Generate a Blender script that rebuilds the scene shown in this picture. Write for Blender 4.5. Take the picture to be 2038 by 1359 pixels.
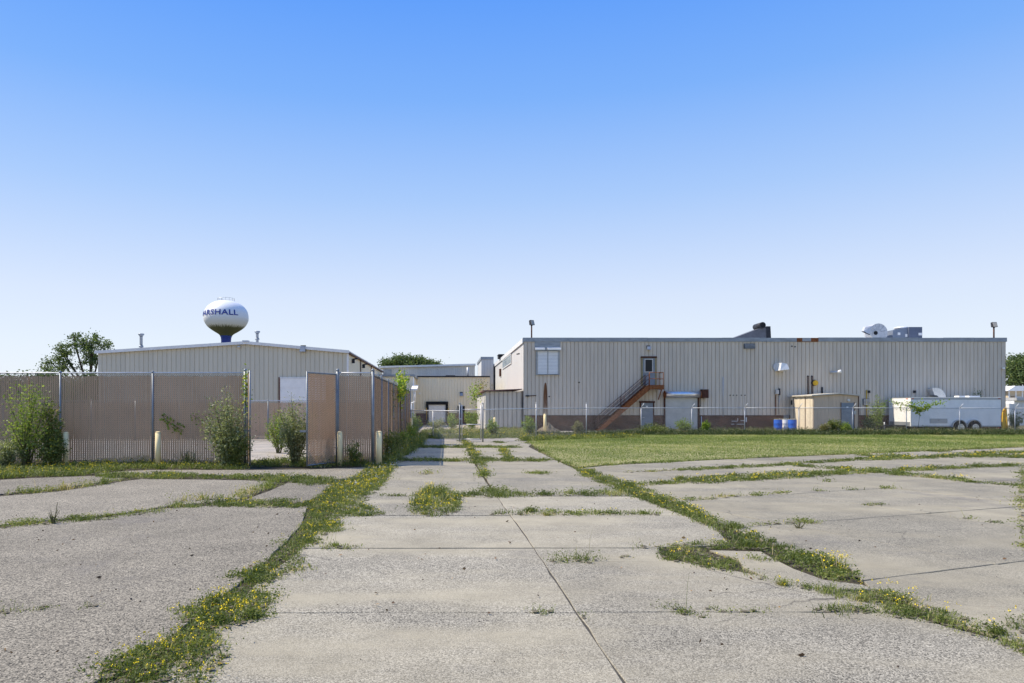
import bpy, math, random
import numpy as np
from mathutils import Vector, Matrix
random.seed(7); RNG = np.random.default_rng(11)
SC = bpy.context.scene
for o in list(bpy.data.objects): bpy.data.objects.remove(o)
COL = SC.collection
PI = math.pi

# ------------------------------------------------------------------ camera
CAM_H, F, VX, VY = 1.83, 1400.0, 888.0, 810.0      # eye height (m), focal length (photo px), vanishing point
cam = bpy.data.cameras.new('camera'); camo = bpy.data.objects.new('camera', cam); COL.objects.link(camo)
camo.location = (0, 0, CAM_H); camo.rotation_euler = (PI/2, 0, 0)
cam.sensor_width = 36; cam.lens = 36*F/2038
cam.shift_x = (1019-VX)/2038; cam.shift_y = (VY-679.5)/2038
cam.clip_start = .1; cam.clip_end = 5000
SC.camera = camo

# ------------------------------------------------------------------ sky, sun, exposure
SUN_EL, SUN_AZ = math.radians(52.0), math.radians(78.0)      # sun stands high at the left, a little beyond the facades
w = bpy.data.worlds.new('World'); SC.world = w; w.use_nodes = True
nt = w.node_tree; nt.nodes.clear()
wo = nt.nodes.new('ShaderNodeOutputWorld'); bg = nt.nodes.new('ShaderNodeBackground')
sky = nt.nodes.new('ShaderNodeTexSky'); sky.sky_type = 'NISHITA'; sky.sun_disc = False
sky.sun_elevation = SUN_EL; sky.sun_rotation = -SUN_AZ; sky.air_density = 1.0; sky.dust_density = .4; sky.ozone_density = 2.0
tc = nt.nodes.new('ShaderNodeTexCoord'); sep = nt.nodes.new('ShaderNodeSeparateXYZ'); rp = nt.nodes.new('ShaderNodeValToRGB')
mxs = nt.nodes.new('ShaderNodeMix'); mxs.data_type = 'RGBA'; mxs.inputs['Factor'].default_value = .92
scl = nt.nodes.new('ShaderNodeVectorMath'); scl.operation = 'SCALE'; scl.inputs['Scale'].default_value = 10.0/2**.5
def lin(c): 
    c = c/255.0
    return c/12.92 if c <= .04045 else ((c+.055)/1.055)**2.4
def L3(r, g, b): return (lin(r), lin(g), lin(b), 1)
els = rp.color_ramp.elements
stops = [(0.0, L3(241,247,255)), (.08, L3(232,242,255)), (.148, L3(220,233,255)), (.281, L3(172,206,255)), (.40, L3(126,180,255)), (.50, L3(98,162,255)), (.8, L3(84,146,244))]
els[0].position, els[0].color = stops[0]; els[1].position, els[1].color = stops[-1]
for p_, c_ in stops[1:-1]:
    e = els.new(p_); e.color = c_
nt.links.new(tc.outputs['Generated'], sep.inputs[0]); nt.links.new(sep.outputs['Z'], rp.inputs[0])
nt.links.new(rp.outputs['Color'], scl.inputs[0])
nt.links.new(sky.outputs[0], mxs.inputs['A']); nt.links.new(scl.outputs[0], mxs.inputs['B'])
nt.links.new(mxs.outputs['Result'], bg.inputs['Color']); bg.inputs['Strength'].default_value = .1
nt.links.new(bg.outputs[0], wo.inputs[0])
sl = bpy.data.lights.new('sun', 'SUN'); so = bpy.data.objects.new('sun', sl); COL.objects.link(so)
sl.energy = 4.3; sl.angle = math.radians(.53); sl.color = (1, .91, .77)
sdir = Vector((-math.sin(SUN_AZ)*math.cos(SUN_EL), math.cos(SUN_AZ)*math.cos(SUN_EL), math.sin(SUN_EL)))
so.rotation_euler = sdir.to_track_quat('Z', 'Y').to_euler(); so.location = (-20, 40, 40)
SC.view_settings.view_transform = 'Standard'; SC.view_settings.look = 'None'
SC.view_settings.exposure = 0.5; SC.view_settings.gamma = 1; SC.view_settings.use_curve_mapping = False
SC.cycles.max_bounces = 6; SC.cycles.transparent_max_bounces = 12

# ------------------------------------------------------------------ survey helpers: photo pixel -> metres
def gd(py): return CAM_H*F/(py-VY)                                  # depth of a ground point
def G(px, py):
    d = gd(py); return ((px-VX)*d/F, d)
def X(px, d): return (px-VX)*d/F
def Z(py, d): return CAM_H-(py-VY)*d/F

# ------------------------------------------------------------------ materials
MATS = {}
def mat(name, base, rough=.8, metal=0., spec=.3, var=.0, vscale=3., bump=0., bscale=60., col2=None, noise_detail=4, stretch=None, objrand=0., emission=None):
    if name in MATS: return MATS[name]
    m = bpy.data.materials.new(name); m.use_nodes = True; n = m.node_tree.nodes; l = m.node_tree.links
    b = n['Principled BSDF']; b.inputs['Roughness'].default_value = rough; b.inputs['Metallic'].default_value = metal
    b.inputs['Specular IOR Level'].default_value = spec
    base = tuple(base)+(1,) if len(base) == 3 else base
    b.inputs['Base Color'].default_value = base
    t = n.new('ShaderNodeTexCoord'); vec = t.outputs['Object']
    if stretch:
        mp = n.new('ShaderNodeMapping'); mp.inputs['Scale'].default_value = stretch; l.new(vec, mp.inputs[0]); vec = mp.outputs[0]
    if var or col2:
        nz = n.new('ShaderNodeTexNoise'); nz.inputs['Scale'].default_value = vscale; nz.inputs['Detail'].default_value = noise_detail; nz.inputs['Roughness'].default_value = .65
        l.new(vec, nz.inputs['Vector'])
        mx = n.new('ShaderNodeMix'); mx.data_type = 'RGBA'
        r = n.new('ShaderNodeValToRGB'); r.color_ramp.elements[0].position = .32; r.color_ramp.elements[1].position = .68
        l.new(nz.outputs['Fac'], r.inputs[0]); l.new(r.outputs[0], mx.inputs['Factor'])
        c2 = tuple(col2)+(1,) if col2 else tuple(min(1, c*(1+var)) for c in base[:3])+(1,)
        mx.inputs['A'].default_value = tuple(c*(1-var) for c in base[:3])+(1,); mx.inputs['B'].default_value = c2
        out = mx.outputs['Result']
        if objrand:
            oi = n.new('ShaderNodeObjectInfo'); mr = n.new('ShaderNodeMapRange'); mr.inputs['To Min'].default_value = 1-objrand; mr.inputs['To Max'].default_value = 1+objrand
            l.new(oi.outputs['Random'], mr.inputs['Value']); vm = n.new('ShaderNodeVectorMath'); vm.operation = 'SCALE'
            l.new(out, vm.inputs[0]); l.new(mr.outputs[0], vm.inputs['Scale']); out = vm.outputs[0]
        l.new(out, b.inputs['Base Color'])
    if bump:
        nb = n.new('ShaderNodeTexNoise'); nb.inputs['Scale'].default_value = bscale; nb.inputs['Detail'].default_value = 3; l.new(vec, nb.inputs['Vector'])
        bp = n.new('ShaderNodeBump'); bp.inputs['Strength'].default_value = bump; bp.inputs['Distance'].default_value = .01
        l.new(nb.outputs['Fac'], bp.inputs['Height']); l.new(bp.outputs[0], b.inputs['Normal'])
    MATS[name] = m; return m

def leaf_mat(name, ca, cb, cc=None, trans=.35, rough=.55):
    if name in MATS: return MATS[name]
    m = bpy.data.materials.new(name); m.use_nodes = True; n = m.node_tree.nodes; l = m.node_tree.links
    b = n['Principled BSDF']; b.inputs['Roughness'].default_value = rough; b.inputs['Specular IOR Level'].default_value = .35
    a = n.new('ShaderNodeAttribute'); a.attribute_name = 'tone'
    r = n.new('ShaderNodeValToRGB'); r.color_ramp.elements[0].color = tuple(ca)+(1,); r.color_ramp.elements[1].color = tuple(cc or cb)+(1,)
    if cc: e = r.color_ramp.elements.new(.7); e.color = tuple(cb)+(1,)
    l.new(a.outputs['Fac'], r.inputs[0]); l.new(r.outputs[0], b.inputs['Base Color'])
    tr = n.new('ShaderNodeBsdfTranslucent'); vm = n.new('ShaderNodeVectorMath'); vm.operation = 'MULTIPLY'; vm.inputs[1].default_value = (1.25, 1.3, .7)
    l.new(r.outputs[0], vm.inputs[0]); l.new(vm.outputs[0], tr.inputs['Color'])
    ms = n.new('ShaderNodeMixShader'); ms.inputs[0].default_value = trans
    l.new(b.outputs[0], ms.inputs[1]); l.new(tr.outputs[0], ms.inputs[2]); l.new(ms.outputs[0], n['Material Output'].inputs[0])
    MATS[name] = m; return m

def concrete(name, paste, stone_lo, stone_hi, expose=.5, stain=.25, scale=75.):
    m = bpy.data.materials.new(name); m.use_nodes = True; n = m.node_tree.nodes; l = m.node_tree.links
    b = n['Principled BSDF']; b.inputs['Roughness'].default_value = .88; b.inputs['Specular IOR Level'].default_value = .25
    t = n.new('ShaderNodeTexCoord'); oi = n.new('ShaderNodeObjectInfo')
    def noise(s, d=4, ro=.6, vec=None):
        z = n.new('ShaderNodeTexNoise'); z.inputs['Scale'].default_value = s; z.inputs['Detail'].default_value = d; z.inputs['Roughness'].default_value = ro
        l.new(vec or t.outputs['Object'], z.inputs['Vector']); return z.outputs['Fac']
    def ramp(v, p0, p1, c0=(0,0,0,1), c1=(1,1,1,1)):
        r = n.new('ShaderNodeValToRGB'); r.color_ramp.elements[0].position = p0; r.color_ramp.elements[1].position = p1
        r.color_ramp.elements[0].color = c0; r.color_ramp.elements[1].color = c1; l.new(v, r.inputs[0]); return r.outputs['Color']
    def mix(f, a, c, mode='MIX'):
        x = n.new('ShaderNodeMix'); x.data_type = 'RGBA'; x.blend_type = mode
        if isinstance(f, float): x.inputs['Factor'].default_value = f
        else: l.new(f, x.inputs['Factor'])
        for s, v in (('A', a), ('B', c)):
            if isinstance(v, tuple): x.inputs[s].default_value = v
            else: l.new(v, x.inputs[s])
        return x.outputs['Result']
    vo = n.new('ShaderNodeTexVoronoi'); vo.inputs['Scale'].default_value = scale; l.new(t.outputs['Object'], vo.inputs['Vector'])
    sx = n.new('ShaderNodeSeparateColor'); l.new(vo.outputs['Color'], sx.inputs[0])
    r = n.new('ShaderNodeValToRGB'); l.new(sx.outputs[0], r.inputs[0])
    r.color_ramp.elements[0].color = tuple(stone_lo)+(1,); r.color_ramp.elements[1].color = tuple(stone_hi)+(1,)
    e = r.color_ramp.elements.new(.5); e.color = tuple((a+c)/2*.95 for a, c in zip(stone_lo, stone_hi))+(1,)
    grit = ramp(noise(260, 2), .35, .65, tuple(c*.62 for c in paste)+(1,), tuple(min(1, c*1.3) for c in paste)+(1,))
    pastec = mix(.45, tuple(paste)+(1,), grit)
    # paste worn away in patches, more in wheel tracks along the lane
    st = n.new('ShaderNodeMapping'); st.inputs['Scale'].default_value = (.42, 1.25, 1); l.new(t.outputs['Object'], st.inputs[0])
    msk = ramp(noise(.55, 5, .62, st.outputs[0]), expose-.11, expose+.13)
    c = mix(msk, r.outputs['Color'], pastec)
    # broad mottling, dark damp/dirt blotches and small rust-brown spots
    c = mix(1.0, c, ramp(noise(.9, 6, .7), .25, .75, (.73,.73,.73,1), (1.16,1.16,1.16,1)), 'MULTIPLY')
    dirt = ramp(noise(.32, 6, .72), .56, .74)
    dm = n.new('ShaderNodeMath'); dm.operation = 'MULTIPLY'; l.new(dirt, dm.inputs[0]); dm.inputs[1].default_value = stain
    c = mix(dm.outputs[0], c, (.16,.145,.125,1))
    rs = n.new('ShaderNodeMapping'); rs.inputs['Scale'].default_value = (.8, 1.6, 1); rs.inputs['Location'].default_value = (5, 3, 0); l.new(t.outputs['Object'], rs.inputs[0])
    rm = n.new('ShaderNodeMath'); rm.operation = 'MULTIPLY'; l.new(ramp(noise(1.7, 4, .65, rs.outputs[0]), .70, .80), rm.inputs[0]); rm.inputs[1].default_value = stain*1.3
    c = mix(rm.outputs[0], c, (.23,.15,.09,1))
    # hairline cracks: warped cell borders that come and go
    wn = n.new('ShaderNodeTexNoise'); wn.inputs['Scale'].default_value = 1.6; wn.inputs['Detail'].default_value = 5; l.new(t.outputs['Object'], wn.inputs['Vector'])
    wv = n.new('ShaderNodeVectorMath'); wv.operation = 'MULTIPLY_ADD'; wv.inputs[1].default_value = (.7, .7, 0); l.new(wn.outputs['Color'], wv.inputs[0]); l.new(t.outputs['Object'], wv.inputs[2])
    ce = n.new('ShaderNodeTexVoronoi'); ce.feature = 'DISTANCE_TO_EDGE'; ce.inputs['Scale'].default_value = .38; l.new(wv.outputs[0], ce.inputs['Vector'])
    ck = ramp(ce.outputs['Distance'], .0012, .0042, (1,1,1,1), (0,0,0,1))
    cm = n.new('ShaderNodeMath'); cm.operation = 'MULTIPLY'; l.new(ck, cm.inputs[0]); l.new(ramp(noise(.45, 3), .50, .62), cm.inputs[1])
    cm2 = n.new('ShaderNodeMath'); cm2.operation = 'MULTIPLY'; cm2.inputs[1].default_value = .75; l.new(cm.outputs[0], cm2.inputs[0])
    c = mix(cm2.outputs[0], c, (.055,.048,.038,1))
    mr = n.new('ShaderNodeMapRange'); mr.inputs['To Min'].default_value = .87; mr.inputs['To Max'].default_value = 1.10; l.new(oi.outputs['Random'], mr.inputs[0])
    vm = n.new('ShaderNodeVectorMath'); vm.operation = 'SCALE'; l.new(c, vm.inputs[0]); l.new(mr.outputs[0], vm.inputs['Scale'])
    l.new(vm.outputs[0], b.inputs['Base Color'])
    hm = n.new('ShaderNodeMath'); hm.operation = 'MULTIPLY'; l.new(vo.outputs['Distance'], hm.inputs[0]); l.new(msk, hm.inputs[1])
    ad = n.new('ShaderNodeMath'); ad.operation = 'SUBTRACT'; l.new(noise(140, 3), ad.inputs[0]); l.new(vo.outputs['Distance'], ad.inputs[1])
    bp = n.new('ShaderNodeBump'); bp.inputs['Strength'].default_value = .55; bp.inputs['Distance'].default_value = .004
    l.new(ad.outputs[0], bp.inputs['Height']); l.new(bp.outputs[0], b.inputs['Normal'])
    MATS[name] = m; return m

M_LANE = concrete('lane_concrete', (.38,.335,.235), (.075,.067,.051), (.52,.472,.362), .52, .6, 105.)
M_LOT = concrete('lot_aggregate', (.255,.226,.165), (.042,.038,.030), (.43,.38,.285), .74, .75, 90.)
M_RLOT = concrete('side_lot_concrete', (.345,.304,.212), (.10,.09,.067), (.415,.375,.28), .50, .9, 105.)
M_YARD = concrete('yard_concrete', (.40,.35,.28), (.24,.215,.175), (.44,.40,.34), .5, .35, 60.)

def metal_panel(name, col, streak=.12, rust=None, objrand=.03):
    m = mat(name, col, .55, 0, .35, streak*.5, 1.2, 0, stretch=(3.0, 3.0, .22), objrand=objrand)
    if rust:                                   # rust runs below old wall penetrations: (x, ztop, zbottom, halfwidth)
        n = m.node_tree.nodes; l = m.node_tree.links; b = n['Principled BSDF']
        src = b.inputs['Base Color'].links[0].from_socket
        g = n.new('ShaderNodeNewGeometry'); s = n.new('ShaderNodeSeparateXYZ'); l.new(g.outputs['Position'], s.inputs[0])
        nz = n.new('ShaderNodeTexNoise'); nz.inputs['Scale'].default_value = 3.; nz.inputs['Detail'].default_value = 5; mp = n.new('ShaderNodeMapping'); mp.inputs['Scale'].default_value = (6, 1, .7)
        l.new(g.outputs['Position'], mp.inputs[0]); l.new(mp.outputs[0], nz.inputs['Vector'])
        def math_(op, a, c=None):
            k = n.new('ShaderNodeMath'); k.operation = op; k.use_clamp = False
            for i, v in enumerate((a, c)):
                if v is None: continue
                if isinstance(v, (int, float)): k.inputs[i].default_value = v
                else: l.new(v, k.inputs[i])
            return k.outputs[0]
        for (x0, zt, zb, hw, strength) in rust:
            dx = math_('ABSOLUTE', math_('SUBTRACT', s.outputs['X'], x0))
            t = math_('DIVIDE', math_('SUBTRACT', zt, s.outputs['Z']), zt-zb)              # 0 at top, 1 at bottom
            tc_ = math_('MAXIMUM', t, 0.0); wd = math_('MULTIPLY', math_('POWER', tc_, .35), hw)
            f = math_('SUBTRACT', 1.0, math_('DIVIDE', dx, math_('ADD', wd, .0001)))
            f = math_('MULTIPLY', f, 2.2); k = n.new('ShaderNodeClamp'); l.new(f, k.inputs[0]); f = k.outputs[0]
            f = math_('MULTIPLY', f, math_('GREATER_THAN', t, 0.0)); 
            fade = n.new('ShaderNodeClamp'); l.new(math_('SUBTRACT', 1.25, t), fade.inputs[0])
            f = math_('MULTIPLY', math_('MULTIPLY', f, fade.outputs[0]), math_('MULTIPLY', math_('ADD', nz.outputs['Fac'], .35), strength))
            k2 = n.new('ShaderNodeClamp'); l.new(f, k2.inputs[0])
            cr = n.new('ShaderNodeMix'); cr.data_type = 'RGBA'; l.new(k2.outputs[0], cr.inputs['Factor']); l.new(src, cr.inputs['A']); cr.inputs['B'].default_value = (.17,.065,.02,1)
            src = cr.outputs['Result']
        l.new(src, b.inputs['Base Color'])
    return m

DW = 54.5
M_BEIGE = metal_panel('beige_cladding', (.645,.56,.44), .2, rust=[(X(1085.5,DW), 3.72, 1.0, .27, 1.5), (X(1543,DW), 2.75, 1.0, .07, .8), (X(1724,DW), 3.1, 1.0, .06, .6),
     (X(1607,DW), 2.9, 1.6, .05, .6), (X(1550,DW), 2.7, 1.2, .05, .6), (X(1453,DW), 2.74, 1.9, .03, .5), (X(1466,DW), 2.74, 1.9, .03, .5), (X(1482,DW), 2.74, 1.9, .03, .5), (X(1152,DW), 3.6, 2.9, .03, .6)])
M_SIDE = metal_panel('side_cladding', (.60,.58,.54), .1)
M_SAGE = metal_panel('sage_cladding', (.60,.555,.43), .08)
M_CREAM = metal_panel('cream_cladding', (.84,.735,.52), .1)
M_GREYP = metal_panel('grey_cladding', (.60,.59,.54), .08)
M_FASCIA = mat('fascia_flashing', (.30,.325,.345), .45, .3, .4, .2, 1.5, 0, stretch=(1, 1, 4))
M_GALV = mat('galvanized_steel', (.56,.56,.55), .5, .25, .4, .15, 6.)
M_POST = mat('fence_post_steel', (.24,.26,.27), .5, .3, .4, .15, 6.)
M_WIRE = mat('fence_wire', (.34,.335,.32), .6, .2, .3)
M_SWIRE = mat('weathered_wire', (.14,.12,.10), .7, .1, .2)
M_RUST = mat('rusty_steel', (.25,.085,.03), .85, .1, .2, .45, 7., .3, 40, col2=(.36,.14,.055))
M_DRUST = mat('dark_rusty_steel', (.10,.045,.03), .85, .1, .2, .35, 7.)
M_DARK = mat('dark_metal', (.035,.035,.04), .6, .2, .3, .2, 4.)
M_BLACK = mat('black_rubber', (.015,.015,.016), .75, 0, .3, .3, 6.)
M_WHITE = mat('white_paint', (.90,.87,.80), .5, 0, .35, .06, 2.)
M_WTRIM = mat('white_trim', (.76,.75,.71), .45, .1, .4, .08, 2.)
M_BLUED = mat('blue_grey_door', (.24,.27,.29), .5, 0, .4, .12, 3.)
M_SHUT = mat('grey_roller', (.54,.53,.50), .45, .3, .4, .1, 2.)
M_GLASS = mat('dark_glass', (.012,.014,.016), .35, 0, .3)
M_WGLASS = mat('pale_glass', (.30,.36,.36), .2, 0, .6, .3, 1.5)
M_YELLOW = mat('yellow_paint', (.72,.42,.03), .55, 0, .3, .15, 5.)
M_BOLL = mat('bollard_cream', (.95,.73,.38), .7, 0, .25, .12, 7., .2, 30, stretch=(1, 1, .3))
M_BLUE = mat('blue_plastic', (.015,.11,.50), .4, 0, .4, .1, 4.)
M_TAN = mat('tan_siding', (.66,.50,.34), .65, 0, .3, .08, 2., stretch=(2, 2, .3))
M_ROOF = mat('roof_sheet', (.55,.58,.62), .4, .3, .4, .08, 1.)
M_SLAT = None
M_SOIL = mat('soil', (.085,.07,.045), .95, 0, .1, .4, 9., .6, 50, col2=(.12,.115,.055))
M_TRUNK = mat('bark', (.09,.07,.055), .9, 0, .1, .35, 14., .5, 50)
M_STEM = mat('green_stem', (.13,.12,.05), .8, 0, .2, .3, 10.)
M_GRAVEL = mat('gravel_pile', (.17,.14,.095), .95, 0, .1, .45, 9., .9, 40)
M_TYRE = mat('tyre_rubber', (.02,.02,.021), .85, 0, .2, .2, 10.)
M_ORANGE = mat('orange_lens', (.8,.16,.02), .3, 0, .5)
M_RED = mat('red_lens', (.35,.03,.02), .3, 0, .5)
M_ALU = mat('aluminium', (.72,.73,.74), .3, .8, .5, .1, 3.)
M_GUARD = mat('stone_guard', (.40,.42,.44), .4, .5, .4, .1, 20.)
M_BROWNTR = mat('brown_trim', (.16,.09,.06), .7, 0, .25, .2, 4.)

def brick_mat():
    m = bpy.data.materials.new('brick_base'); m.use_nodes = True; n = m.node_tree.nodes; l = m.node_tree.links; b = n['Principled BSDF']
    t = n.new('ShaderNodeTexCoord'); s = n.new('ShaderNodeSeparateXYZ'); l.new(t.outputs['Object'], s.inputs[0]); c = n.new('ShaderNodeCombineXYZ')
    l.new(s.outputs['X'], c.inputs[0]); l.new(s.outputs['Z'], c.inputs[1])
    k = n.new('ShaderNodeTexBrick'); k.inputs['Scale'].default_value = 1; k.inputs['Brick Width'].default_value = .21; k.inputs['Row Height'].default_value = .076; k.inputs['Mortar Size'].default_value = .006
    k.inputs['Color1'].default_value = (.17,.07,.036,1); k.inputs['Color2'].default_value = (.11,.044,.024,1); k.inputs['Mortar'].default_value = (.17,.125,.085,1)
    l.new(c.outputs[0], k.inputs['Vector'])
    z = n.new('ShaderNodeTexNoise'); z.inputs['Scale'].default_value = 1.1; z.inputs['Detail'].default_value = 6; l.new(t.outputs['Object'], z.inputs['Vector'])
    r = n.new('ShaderNodeValToRGB'); r.color_ramp.elements[0].position = .35; r.color_ramp.elements[1].position = .7; r.color_ramp.elements[0].color = (.6,.6,.62,1); r.color_ramp.elements[1].color = (1.25,1.2,1.15,1); l.new(z.outputs['Fac'], r.inputs[0])
    x = n.new('ShaderNodeMix'); x.data_type = 'RGBA'; x.blend_type = 'MULTIPLY'; x.inputs['Factor'].default_value = 1; l.new(k.outputs['Color'], x.inputs['A']); l.new(r.outputs[0], x.inputs['B'])
    l.new(x.outputs['Result'], b.inputs['Base Color']); b.inputs['Roughness'].default_value = .9
    MATS['brick_base'] = m; return m
M_BRICK = brick_mat()
def slat_mat():
    m = bpy.data.materials.new('brown_privacy_slat'); m.use_nodes = True; n = m.node_tree.nodes; l = m.node_tree.links; b = n['Principled BSDF']
    b.inputs['Roughness'].default_value = .5
    t = n.new('ShaderNodeTexCoord'); z = n.new('ShaderNodeTexNoise'); z.inputs['Scale'].default_value = 1.3; z.inputs['Detail'].default_value = 4; l.new(t.outputs['Object'], z.inputs['Vector'])
    r = n.new('ShaderNodeValToRGB'); r.color_ramp.elements[0].color = (.63,.46,.30,1); r.color_ramp.elements[1].color = (.78,.59,.395,1); l.new(z.outputs['Fac'], r.inputs[0]); l.new(r.outputs[0], b.inputs['Base Color'])
    tr = n.new('ShaderNodeBsdfTranslucent'); l.new(r.outputs[0], tr.inputs['Color']); ms = n.new('ShaderNodeMixShader'); ms.inputs[0].default_value = .4
    l.new(b.outputs[0], ms.inputs[1]); l.new(tr.outputs[0], ms.inputs[2]); l.new(ms.outputs[0], n['Material Output'].inputs[0])
    return m
M_SLAT = slat_mat()
def tower_mat():
    m = bpy.data.materials.new('water_tank_paint'); m.use_nodes = True; n = m.node_tree.nodes; l = m.node_tree.links; b = n['Principled BSDF']; b.inputs['Roughness'].default_value = .5
    t = n.new('ShaderNodeTexCoord'); s = n.new('ShaderNodeSeparateXYZ'); l.new(t.outputs['Object'], s.inputs[0])
    an = n.new('ShaderNodeMath'); an.operation = 'ARCTAN2'
    sh = n.new('ShaderNodeVectorMath'); sh.operation = 'SUBTRACT'; sh.inputs[1].default_value = (TWX, TWD, 0); l.new(t.outputs['Object'], sh.inputs[0])
    s2 = n.new('ShaderNodeSeparateXYZ'); l.new(sh.outputs[0], s2.inputs[0]); l.new(s2.outputs['X'], an.inputs[0]); l.new(s2.outputs['Y'], an.inputs[1])
    c = n.new('ShaderNodeCombineXYZ'); l.new(an.outputs[0], c.inputs[0]); 
    zs = n.new('ShaderNodeMath'); zs.operation = 'MULTIPLY'; zs.inputs[1].default_value = .035; l.new(s.outputs['Z'], zs.inputs[0]); l.new(zs.outputs[0], c.inputs[1])
    z = n.new('ShaderNodeTexNoise'); z.inputs['Scale'].default_value = 14; z.inputs['Detail'].default_value = 6; z.inputs['Roughness'].default_value = .7; l.new(c.outputs[0], z.inputs['Vector'])
    mr = n.new('ShaderNodeMapRange'); mr.inputs['From Min'].default_value = TWZ-5.4; mr.inputs['From Max'].default_value = TWZ-1.2; mr.inputs['To Min'].default_value = 1.0; mr.inputs['To Max'].default_value = -.25; l.new(s.outputs['Z'], mr.inputs[0])
    ad = n.new('ShaderNodeMath'); ad.operation = 'ADD'; l.new(mr.outputs[0], ad.inputs[0]); l.new(z.outputs['Fac'], ad.inputs[1])
    r = n.new('ShaderNodeValToRGB'); r.color_ramp.elements[0].position = .72; r.color_ramp.elements[1].position = .98; r.color_ramp.elements[0].color = (.80,.80,.79,1); r.color_ramp.elements[1].color = (.10,.11,.055,1); l.new(ad.outputs[0], r.inputs[0])
    l.new(r.outputs[0], b.inputs['Base Color']); return m

LEAF_A = leaf_mat('weed_leaf', (.075,.105,.022), (.23,.265,.065), (.54,.43,.22), .35)
LEAF_B = leaf_mat('silver_leaf', (.12,.15,.06), (.36,.39,.21), (.80,.80,.58), .38, .34)
LEAF_C = leaf_mat('fresh_leaf', (.12,.175,.035), (.31,.40,.075), (.58,.64,.18), .42)
LEAF_D = leaf_mat('tree_leaf', (.055,.09,.028), (.14,.19,.06), (.26,.30,.11), .35)
LEAF_E = leaf_mat('lawn_blade', (.13,.19,.035), (.30,.34,.10), (.60,.53,.27), .35)
LEAF_F = leaf_mat('dry_weed', (.11,.125,.04), (.30,.27,.12), (.60,.50,.30), .35)
LEAF_G = leaf_mat('ivy_leaf', (0.109,0.186,0.031), (0.310,0.419,0.062), (0.651,0.558,0.093), .45)
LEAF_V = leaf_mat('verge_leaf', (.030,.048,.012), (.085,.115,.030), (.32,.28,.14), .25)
PETAL = mat('yellow_petal', (.92,.70,.02), .6, 0, .2); WPETAL = mat('white_petal', (.75,.74,.68), .6, 0, .2)

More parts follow.
